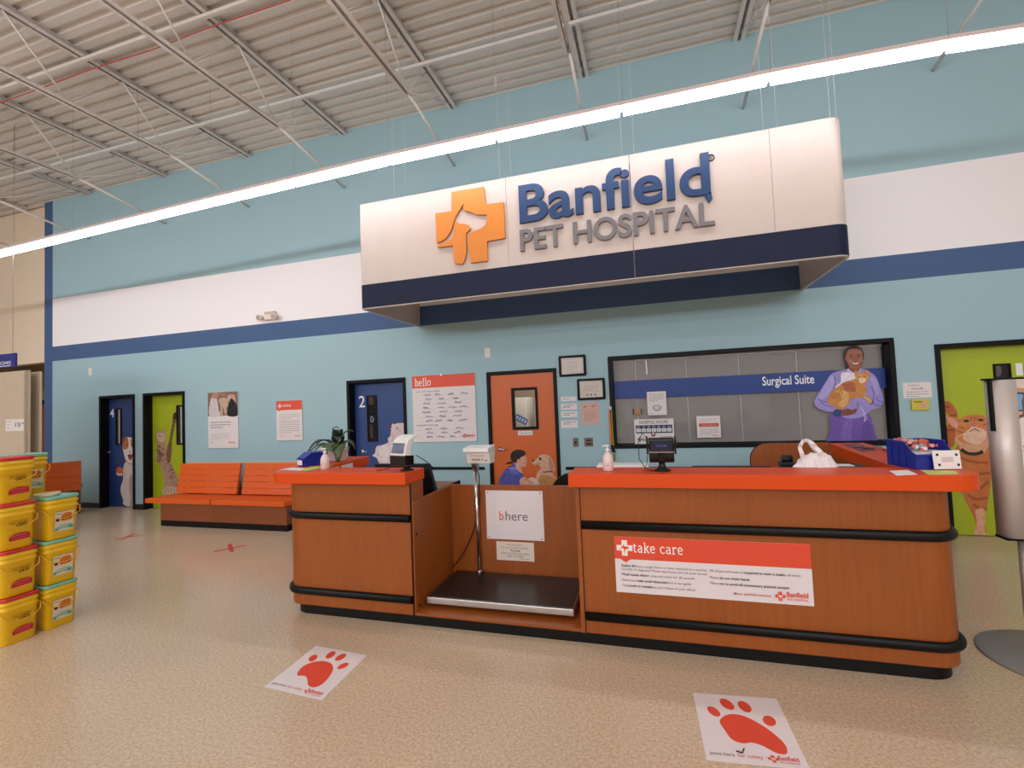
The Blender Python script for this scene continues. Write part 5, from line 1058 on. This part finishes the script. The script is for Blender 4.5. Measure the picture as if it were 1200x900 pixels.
eb = [(2.5, 0), (2.5, 1.045)]+[(2.66+.16*math.cos(math.radians(a_)), 1.045+.16*math.sin(math.radians(a_))) for a_ in range(180, 89, -15)]+[(3.18, 1.205)]
MB().tube([(u, -1.305, v) for u, v in eb], .008, 6).obj('edge_strip', m_black, t)
t = thing('tape_dispenser', (2.55, -2.1, 1.0), 'small black desk device in front of the wooden screen panel', 'device')
q = W(922, 541, -2.5); t.location = (q.x, -2.5, .745); t['_loc'] = (q.x, -2.5, .745)
m_ = MB().box(q.x-.05, q.x+.05, -2.55, -2.45, .745, W(922, 541, -2.5).z); m_.obj('body', m_dark, t, bevel=.01); MB().tube([(q.x-.035, -2.5, q.z+.02), (q.x+.035, -2.5, q.z+.02)], .03, 14).obj('reel', m_dark, t)
q = W(1000, 545, -2.6); t = thing('equipment_tray', (2.85, -2.5, .745), 'black equipment tray under the right counter return', 'tray')
box(2.62, 3.0, -2.62, -2.4, .745, 1.13).obj('tray_body', m_dark, t, bevel=.005); box(2.6, 3.02, -2.66, -2.4, 1.132, 1.15).obj('tray_lid', m_black, t); box(2.65, 2.95, -2.55, -2.45, 1.1502, 1.154).obj('paper', m_paper, t)
t = thing('office_chair', (.62, -1.55, 0), 'black office chair whose back just shows left of the right counter top', 'chair')
MB().lathe((.78, -1.5, .48), [(.02, 0), (.24, .01), (.25, .05), (.22, .07)], 24, 3.5).obj('seat', m_black, t)
bk = MB(); vs = []; n = 10
for i in range(n+1):
    a_ = math.pi*i/n; vs.append((.78+.24*math.cos(a_), .62+.36*math.sin(a_)**.7 if 0 < i < n else .62))
bk.prism(vs, -1.78, -1.73, 'y'); bk.obj('backrest', m_black, t, bevel=.015)
MB().tube([(.78, -1.72, .75), (.78, -1.68, .5), (.78, -1.6, .46)], .02, 8).obj('back_stem', m_dark, t); MB().cyl((.78, -1.5), .03, .08, .48, 14).obj('gas_column', m_steel, t)
for i in range(5):
    a_ = 2*math.pi*i/5; lg = MB().tube([(.78, -1.5, .1), (.78+.28*math.cos(a_), -1.5+.28*math.sin(a_), .07)], [.03, .018], 8).obj('leg', m_dark, t)
    MB().tube([(.78+.28*math.cos(a_)-.02, -1.5+.28*math.sin(a_), .03), (.78+.28*math.cos(a_)+.02, -1.5+.28*math.sin(a_), .03)], .03, 12).obj('castor', m_black, lg)
# carrier bag
c0 = Vector((2.60, -2.99+.13, TZ)); c0 = Vector((2.62, -2.93, TZ))
t = thing('carrier_bag', (c0.x, -2.72, 1.1), 'crumpled white plastic carrier bag with a standing handle behind the right counter top', 'bag')
m_bag = M('thin_white_plastic', (236, 228, 226), .35, coat=.2)
b_ = m_bag.node_tree.nodes['Principled BSDF']; b_.inputs['Subsurface Weight'].default_value = .2; b_.inputs['Subsurface Radius'].default_value = (.03, .03, .03)
Yb = -2.84
def bp(px, py): q_ = W(px, py, Yb); return q_.x, q_.z
prof = [(924, 556), (930, 545), (938, 537), (948, 531), (958, 530), (968, 531), (975, 536), (980, 543), (984, 556)]
m_ = MB(); n = 20; rr2 = random.Random(9); rows = []
cz0 = 1.0
outline = [bp(*q_) for q_ in prof]
# body: pinched sack, front and back skins meeting at the silhouette
nu, nv = 34, 18
def sil(k):
    f_ = k*(len(outline)-1); i = min(int(f_), len(outline)-2); u = f_-i; return (outline[i][0]*(1-u)+outline[i+1][0]*u, outline[i][1]*(1-u)+outline[i+1][1]*u)
xb0, xb1 = outline[0][0], outline[-1][0]; zb0 = .9
for side in (-1, 1):
    vs = []
    for i in range(nu+1):
        xs, zs = sil(i/nu); xb = xb0+(xb1-xb0)*i/nu
        for j in range(nv+1):
            k = j/nv; x = xb*(1-k)+xs*k; z = zb0*(1-k)+zs*k
            bulge = math.sin(math.pi*i/nu)**.6*(1-k**3)**.8*.11
            fold = .012*math.sin(i*1.1+k*3)+.009*math.sin(i*2.3-k*5+1)+.006*math.sin(i*.7+k*11)
            vs.append((x+.004*math.sin(k*9+i), Yb+side*(bulge+fold*(1-k*.4)*min(1, math.sin(math.pi*i/nu)*2)), z+.004*math.sin(i*1.9)*k))
    m_.add(vs, [(i*(nv+1)+j, i*(nv+1)+j+1, (i+1)*(nv+1)+j+1, (i+1)*(nv+1)+j) for i in range(nu) for j in range(nv)], True)
m_.obj('bag_body', m_bag, t)
def strap(pts, w0, nm='bag_handle', dy=0):
    P_ = spline([bp(*q_) for q_ in pts], 6, False); vs = []; n_ = len(P_)
    for i, q_ in enumerate(P_):
        a_ = P_[max(i-1, 0)]; b2 = P_[min(i+1, n_-1)]; dx, dz = b2[0]-a_[0], b2[1]-a_[1]; l_ = math.hypot(dx, dz); k = abs(i/(n_-1)-.5)*2; ww = w0*(.55+.45*k*k)
        yy = Yb+dy+.008*math.sin(i*.8); vs += [(q_[0]-dz/l_*ww, yy-.008, q_[1]+dx/l_*ww), (q_[0], yy+.006, q_[1]), (q_[0]+dz/l_*ww, yy-.006, q_[1]-dx/l_*ww)]
    mm = MB().add(vs, [f for i in range(n_-1) for f in ((3*i, 3*i+1, 3*i+4, 3*i+3), (3*i+1, 3*i+2, 3*i+5, 3*i+4))], True)
    o = mm.obj(nm, m_bag, t); so = o.modifiers.new('s', 'SOLIDIFY'); so.thickness = .002
strap([(942, 542), (937, 530), (936, 521), (940, 516), (945, 515.5), (951, 520), (957, 527), (963, 535)], .018, dy=-.03); strap([(946, 545), (940, 532), (939, 523), (943, 517.5), (949, 519), (956, 528), (968, 537)], .014, dy=.02)
# ================================================================== BUCKETS
m_buck = M('yellow_bucket_plastic', (238, 188, 8), .35, coat=.15); m_redlid = M('red_lid', (206, 44, 48), .35); m_grnlid = M('mint_lid', (120, 188, 160), .35)
def make_bucket(kind):
    t = thing('litter_bucket', (0, 0, 0), 'x', 'bucket'); s2 = 7; o0 = (0, 0, 0)
    MB().lathe(o0, [(.098, 0), (.103, .006), (.112, .255), (.118, .262), (.118, .275), (.112, .28), (.113, .297), (.120, .303), (.120, .315), (.113, .32), (.114, .335)], 40, s2).obj('tub', m_buck, t)
    MB().lathe(o0, [(.119, .333), (.121, .338), (.121, .352), (.117, .358), (.11, .359), (.108, .355)], 40, s2).obj('lid', m_redlid if kind == 'red' else m_grnlid, t)
    hd = [(.0, -.121, .262), (.09, -.128, .25), (.125, -.11, .21), (.132, -.06, .178), (.130, 0, .168), (.132, .06, .178), (.125, .11, .21), (.09, .130, .25), (.0, .121, .262)]
    P_ = []; 
    for i in range(len(hd)-1):
        for k in range(4):
            u = k/4; P_.append([hd[i][q_]*(1-u)+hd[i+1][q_]*u for q_ in (0, 1, 2)])
    P_.append(list(hd[-1]))
    MB().tube(P_, .0035, 6).obj('handle', M('handle_wire', (232, 178, 40), .35), t)
    pl = PL((.1085, 0, 0), (0, 1, 0), Vector((.035, 0, 1)).normalized()); pl.N = Vector((1, 0, -.035)).normalized(); a = Art(pl, base=.0015)
    if kind == 'red':
        a.text('tidy', -.052, -.018, .196, .21, '5A4A30', 0.009); a.text('CATS', -.014, .05, .172, .198, '2A2018', 0.023); a.text('CATS', -.008, .056, .202, .214, '5A4020', 0.013); a.line([(-.06, .218), (.07, .226)], .004, 'D98A1A')
        a.poly([(-.055, .075), (-.052, .095), (-.03, .112), (0, .12), (.04, .118), (.07, .11), (.07, .08), (.07, .072), (0, .07), (-.05, .068)], 'BC1F34', True, 3); a.line([(-.04, .098), (0, .106), (.055, .104)], .006, 'D86070', True); a.line([(-.035, .084), (.055, .086)], .004, 'D86070')
    else:
        a.rect(-.065, .07, .065, .225, 'D9CDB4'); a.poly([(-.02, .15), (-.015, .2), (.03, .215), (.06, .195), (.058, .155), (.02, .145)], 'E8862A'); a.text('tidy', -.058, -.018, .2, .214, '4A3A4A', 0.013); a.text('CATS', -.018, .052, .155, .182, '4A2018', 0.023); a.text('CATS', -.01, .05, .188, .202, '5A3018', 0.013)
        a.ell(-.045, .16, .014, .012, '4A2A14'); a.poly([(-.065, .08), (-.05, .1), (0, .118), (.05, .112), (.07, .1), (.07, .072), (0, .085), (-.062, .07)], '8FB29C'); a.ell(.045, .095, .012, .01, '5A8A6A'); a.ell(-.05, .082, .01, .009, '5A8A6A'); a.line([(-.03, .1), (.03, .106)], .004, 'D0D6C4')
    a.obj('label', t)
    return t
def copy_tree(o, parent=None):
    c1 = o.copy(); COL.objects.link(c1)
    if parent: c1.parent = parent
    for ch in list(o.children): copy_tree(ch, c1)
    return c1
BX = -3.22-.112; pitch = .3595
protos = {}
def place(kind, x, y, z, label, rz=0):
    if kind not in protos: protos[kind] = o = make_bucket(kind)
    else: o = copy_tree(protos[kind])
    o.location = (x, y, z); o.rotation_euler = (0, 0, math.radians(rz)); tag(o, label, 'bucket', 'yellow buckets stacked at the left')
names = ['bottom', 'second from the bottom', 'third from the bottom', 'top']
for k in range(4): place('red', BX-.004*k, -4.005-.008*k, k*pitch, 'yellow bucket with a red lid, %s of the red-lidded stack' % names[k], [0, 1.5, -1, 1][k])
for k in range(3): place('mint', BX+.002*k, -3.742+.003*k, k*pitch, 'yellow bucket with a mint lid, %s of the front stack' % ['bottom', 'middle', 'top'][k], [0, -1.5, 1][k])
for k in range(4): place('mint', BX-.27, -3.80, k*pitch, 'mint-lidded yellow bucket, %s of the rear stack' % names[k], 0)
bz = 3*pitch+.0005; t0 = (BX-.03, -3.77, bz)
tr = MB(); n = 32; 
prof = [(.062, 0), (.085, 0), (.085, .022), (.062, .022)]
vs = [(t0[0]+r_*math.cos(2*math.pi*k/n), t0[1]+r_*math.sin(2*math.pi*k/n), t0[2]+z_) for r_, z_ in prof for k in range(n)]
tr.add(vs, [(i*n+k, i*n+(k+1) % n, ((i+1) % 4)*n+(k+1) % n, ((i+1) % 4)*n+k) for i in range(4) for k in range(n)], True)
tag(tr.obj('tape_roll', M('cream_tape', (226, 212, 170), .5), loc=t0), 'cream tape roll lying on the top mint lid of the front stack', 'tape')
# ================================================================== LEFT BACKGROUND
m_pan = M('putty_panel', (200, 182, 158), .5)
t = thing('display_end_panel', (-7.6, -2, 0), 'wide beige display end panel at the left edge behind the buckets', 'panel')
box(-8.9, -7.05, -2.0, -1.96, 0, 2.47).obj('panel', m_pan, t, bevel=.004); box(-7.10, -7.05, -2.012, -2.0, 0, 2.47).obj('edge_strip', M('putty_edge', (170, 150, 128), .5), t)
x0, x1, z0, z1 = W(7, 498, -2).x, W(32, 498, -2).x, W(20, 505, -2).z, W(20, 491, -2).z
a = Art(wallpl(-2.0), base=.004); a.rect(x0, x1, z0, z1, 'E8E0DC'); a.text('15', x0+(x1-x0)*.46, x0+(x1-x0)*.7, z0+.06, z0+.12, '2A2626', 0.013); a.text('99', x0+(x1-x0)*.73, x0+(x1-x0)*.87, z0+.09, z0+.12, '2A2626', 0.013)
lines_of_print(a, x0+.03, x0+.2, z1-.03, .03, 1, '8A8486', .008, 90); lines_of_print(a, x0+.04, x0+.12, z0+.1, .03, 1, '6A6466', .01, 91); lines_of_print(a, x0+.03, x0+.14, z0+.05, .02, 1, '8A8486', .006, 92)
tag(a.obj('price_card', loc=((x0+x1)/2, -2.004, z0)), 'white price card on the wide beige end panel', 'price card')
t = thing('display_end_panel', (-6.9, -1.85, 0), 'narrow beige display panel right of the wide one', 'panel')
xa, xb = W(33.5, 470, -1.85).x, W(46.5, 470, -1.85).x; box(xa, xb, -1.85, -1.82, 0, W(40, 436, -1.85).z).obj('panel', m_pan, t, bevel=.004)
box(xa-.02, xa, -1.845, -1.825, 0, W(40, 437, -1.85).z).obj('edge_strip', M('putty_edge'), t)
x0, x1 = W(-40, 420, -1.9).x, W(17.5, 420, -1.9).x; z1, z0 = W(8, 414.5, -1.9).z, W(8, 430.5, -1.9).z
t = thing('restrooms_sign', (x1, -1.9, z0), 'navy hanging sign whose letters OOMS show at the left edge', 'sign')
box(x0, x1, -1.9, -1.87, z0, z1).obj('board', M('navy_sign', (34, 38, 128), .4), t, bevel=.003)
for q in (x0+.1, x1-.08): MB().tube([(q, -1.885, z1), (q, -1.885, 6.3)], .003, 6).obj('wire', m_steel, t)
a = Art(wallpl(-1.9)); h = z1-z0; xe = W(12.8, 425, -1.9).x; a.text('ROOMS', xe-.42, xe, z0+h*.2, z0+h*.45, 'E8E8F0', 0.009); a.rect(x0+.1, xe, z0+h*.08, z0+h*.13, 'E8E8F0'); a.obj('print', t)
t = thing('far_cabinet', (-13.5, 3.0, 0), 'brown wooden cupboard with a black top seen through the gap left of the blue corner', 'cupboard')
xa, xb = W(44, 490, 2.6).x, W(54, 490, 2.6).x; zt = W(49, 474, 2.6).z
box(xa, xb+.6, 2.6, 3.1, 0, zt).obj('body', M('red_brown_wood', (160, 84, 52), .5), t); box(xa-.03, xb+.6, 2.57, 3.1, zt, W(49, 469, 2.6).z).obj('top', m_frame, t)
# ================================================================== POSTER STAND
t = thing('poster_stand', (3.88, -2.8, 0), 'silver-edged poster stand with a round grey base at the right edge', 'sign stand')
PY = -2.8; zt, zb = W(1178, 445, PY).z, W(1185, 629, PY).z; xl = 3.615
MB().lathe((3.9, -2.76, 0), [(.40, 0), (.40, .008), (.39, .014), (.05, .02)], 56).obj('round_base', M('grey_base', (136, 130, 124), .4), t)
for x in (3.735, 4.06): MB().tube([(x, -2.76, .015), (x, -2.76, zb+.02)], .022, 14).obj('pole', M('grey_pole', (160, 146, 136), .35, metal=.3), t)
cur = [(xl+.05*(1-math.sin(math.radians(a_))), PY-.0-.05*math.cos(math.radians(a_))) for a_ in range(90, -1, -10)]
MB().prism([(xl+.105, PY-.05)]+list(reversed(cur))+[(xl, PY+.05), (xl+.105, PY+.05)], zb, zt, 'z', True).obj('silver_edge', M('satin_aluminium', (206, 192, 184), .35, metal=.25), t)
box(xl+.105, 4.2, PY-.035, PY+.05, zb, zt).obj('poster_board', M('poster_card'), t); box(xl-.012, 4.22, PY-.04, PY+.055, zt, zt+.012).obj('black_edge', m_frame, t); box(xl-.004, 4.2, PY-.052, PY+.055, zb-.012, zb).obj('black_edge', m_frame, t)
box(xl-.01, xl+.008, PY-.02, PY+.005, W(1165, 505, PY).z, zt).obj('black_edge', m_frame, t)
a = Art(wallpl(PY-.035)); c = crop(1155, 435, 4.49, PY-.035); a.conv = c; a.clip = (xl+.107, 4.198, zb+.005, zt-.005)
ph = c((150, 335))[1]; a.rect(xl+.107, 4.198, ph, zt-.02, 'C4A79A'); a.poly([(100, 45), (300, 45), (300, 95), (100, 95)], 'D2BEB4', False)
a.poly([(133, 88), (300, 95), (300, 120), (135, 110)], 'C08A60', False); a.poly([(135, 110), (300, 118), (300, 215), (135, 212)], '2A4258', False); a.poly([(142, 120), (196, 122), (196, 203), (142, 203)], '6F9CC4', False)
a.poly([(190, 150), (230, 120), (400, 130), (400, 340), (170, 340), (160, 300), (150, 270), (165, 235), (195, 220)], '6E4A3E'); a.poly([(150, 270), (175, 250), (230, 240), (260, 300), (240, 338), (170, 338)], 'D8CCC6'); a.poly([(120, 300), (150, 298), (165, 336), (120, 336)], '2A2422', False)
u = c((160, 1))[0]
def pt(s_, y0, y1, col, b=.0): 
    v1, v0 = c((150, y0))[1], c((150, y1))[1]; vs, fs = text_geo(s_, b); k = (v1-v0)/.7; a.raw([(u+q[0]*k, v0+q[1]*k) for q in vs], fs, col)
pt('your pet', 380, 412, '5A5456'); pt('right to', 440, 474, '5A5456'); pt('wellness', 500, 526, 'D8584A'); pt('and care', 558, 586, '5A5456')
for i, s_ in enumerate(('Neuter and', 'low cost', 'dig deep')):
    pt(s_, 632+i*28, 646+i*28, '7A7476')
a.obj('print', t)
# ================================================================== FLOOR STICKERS AND TAPE
def paw_sticker(O, U, V, w_, h_, label, sweep):
    O, U, V = Vector((O[0], O[1], 0)), Vector((*U, 0)).normalized(), Vector((*V, 0)).normalized()
    t = thing('paw_floor_sticker', O+U*w_/2+V*h_/2, label, 'floor sticker', 'paw floor stickers in front of the counter')
    pl = PL(O, U, V); pl.N = Vector((0, 0, 1)); m_ = MB(); m_.add([pl.P(u, v, n_) for n_ in (.0005, .0015) for u, v in ((0, 0), (w_, 0), (w_, h_), (0, h_))], [(3, 2, 1, 0), (4, 5, 6, 7), (0, 1, 5, 4), (1, 2, 6, 5), (2, 3, 7, 6), (3, 0, 4, 7)])
    m_.obj('vinyl', M('sticker_vinyl', (228, 216, 214), .35), t); a = Art(pl, base=.0017, step=.00015)
    a.conv = lambda p_: (p_[0]*w_, p_[1]*h_)
    if sweep == 0:   # pad low and round, four toes fanned
        a.poly([(.27, .42), (.24, .56), (.36, .67), (.52, .67), (.66, .58), (.78, .45), (.86, .30), (.84, .18), (.74, .17), (.62, .25), (.52, .28), (.42, .26), (.32, .30)], 'E0492F')
        for cx, cy, rx, ry, an in ((.20, .70, .062, .085, 25), (.38, .84, .07, .098, 22), (.58, .82, .07, .095, 12), (.80, .62, .07, .08, -10)): a.ell(cx*w_, cy*h_, rx*w_, ry*h_, 'E0492F', an)
    else:
        a.poly([(.22, .40), (.20, .52), (.28, .64), (.42, .70), (.58, .68), (.70, .58), (.76, .44), (.78, .28), (.72, .18), (.60, .19), (.50, .28), (.40, .34), (.28, .32)], 'E0492F')
        for cx, cy, rx, ry, an in ((.20, .72, .065, .085, 25), (.42, .86, .065, .095, 8), (.62, .85, .065, .095, -8), (.80, .68, .06, .085, -22)): a.ell(cx*w_, cy*h_, rx*w_, ry*h_, 'E0492F', an)
    a.text('paws here', .05*w_, .30*w_, .06*h_, .12*h_, '5A5052', .0); a.text('for safety', .33*w_, .58*w_, .06*h_, .12*h_, 'E0694F', .0)
    logo(a, .68*w_, .09*h_, .045*h_, 'DE4B30', 'E4D8D6'); a.text('Banfield', .73*w_, .93*w_, .08*h_, .135*h_, 'DE4B30', 0.013); a.text('PET HOSPITAL', .735*w_, .93*w_, .045*h_, .065*h_, 'DE4B30', 0.005); a.obj('print', t)
def corners(bl, br, tl):
    a_, b2, d_ = [HZ(*q_, 0) for q_ in (bl, br, tl)]; U = (b2-a_).xy; V = (d_-a_).xy; return a_, U, V, U.length, V.length
a_, U, V, w_, h_ = corners((310, 805), (377, 821), (370, 757)); paw_sticker((a_.x, a_.y), U, V, w_, h_, 'white floor sticker with an orange paw, the left one before the left counter', 1)
a_, U, V, w_, h_ = corners((828, 891), (950, 903), (812, 812)); paw_sticker((a_.x, a_.y), U, V, w_, h_, 'white floor sticker with an orange paw, the right one at the bottom of the photo', 0)
q = HZ(868, 881, 0); tag(MB().tube([(q.x-.02, q.y-.005, .004), (q.x+.005, q.y-.012, .004), (q.x+.018, q.y+.02, .004)], .003, 6).obj('loose_thread', m_dark, loc=(q.x, q.y, 0)), 'tiny dark thread lying on the right paw sticker', 'thread')
m_tp = M('red_tape', (208, 62, 52), .5)
def tape(P_, label):
    A_ = [HZ(*q_, 0) for q_ in P_]; c0 = sum(A_, Vector())/4; t = thing('floor_tape_cross', (c0.x, c0.y, 0), label, 'floor tape', 'red tape crosses on the floor')
    for i, (p_, q_, h0) in enumerate(((A_[0], A_[1], .0004), (A_[2], A_[3], .0010))):
        d_ = (q_-p_).normalized(); n_ = Vector((-d_.y, d_.x, 0))*.024; m_ = MB(); m_.prism([((p_+n_).x, (p_+n_).y), ((p_-n_).x, (p_-n_).y), ((q_-n_).x, (q_-n_).y), ((q_+n_).x, (q_+n_).y)], h0, h0+.0005, 'z'); m_.obj('tape_strip', m_tp, t)
tape(((134, 631.5), (168, 627.3), (142, 632.5), (157, 625.5)), 'red tape cross on the floor, the left one before the green door')
tape(((250, 646.5), (289, 638.8), (272, 647), (269, 637.5)), 'red tape cross on the floor, the right one before the orange benches')
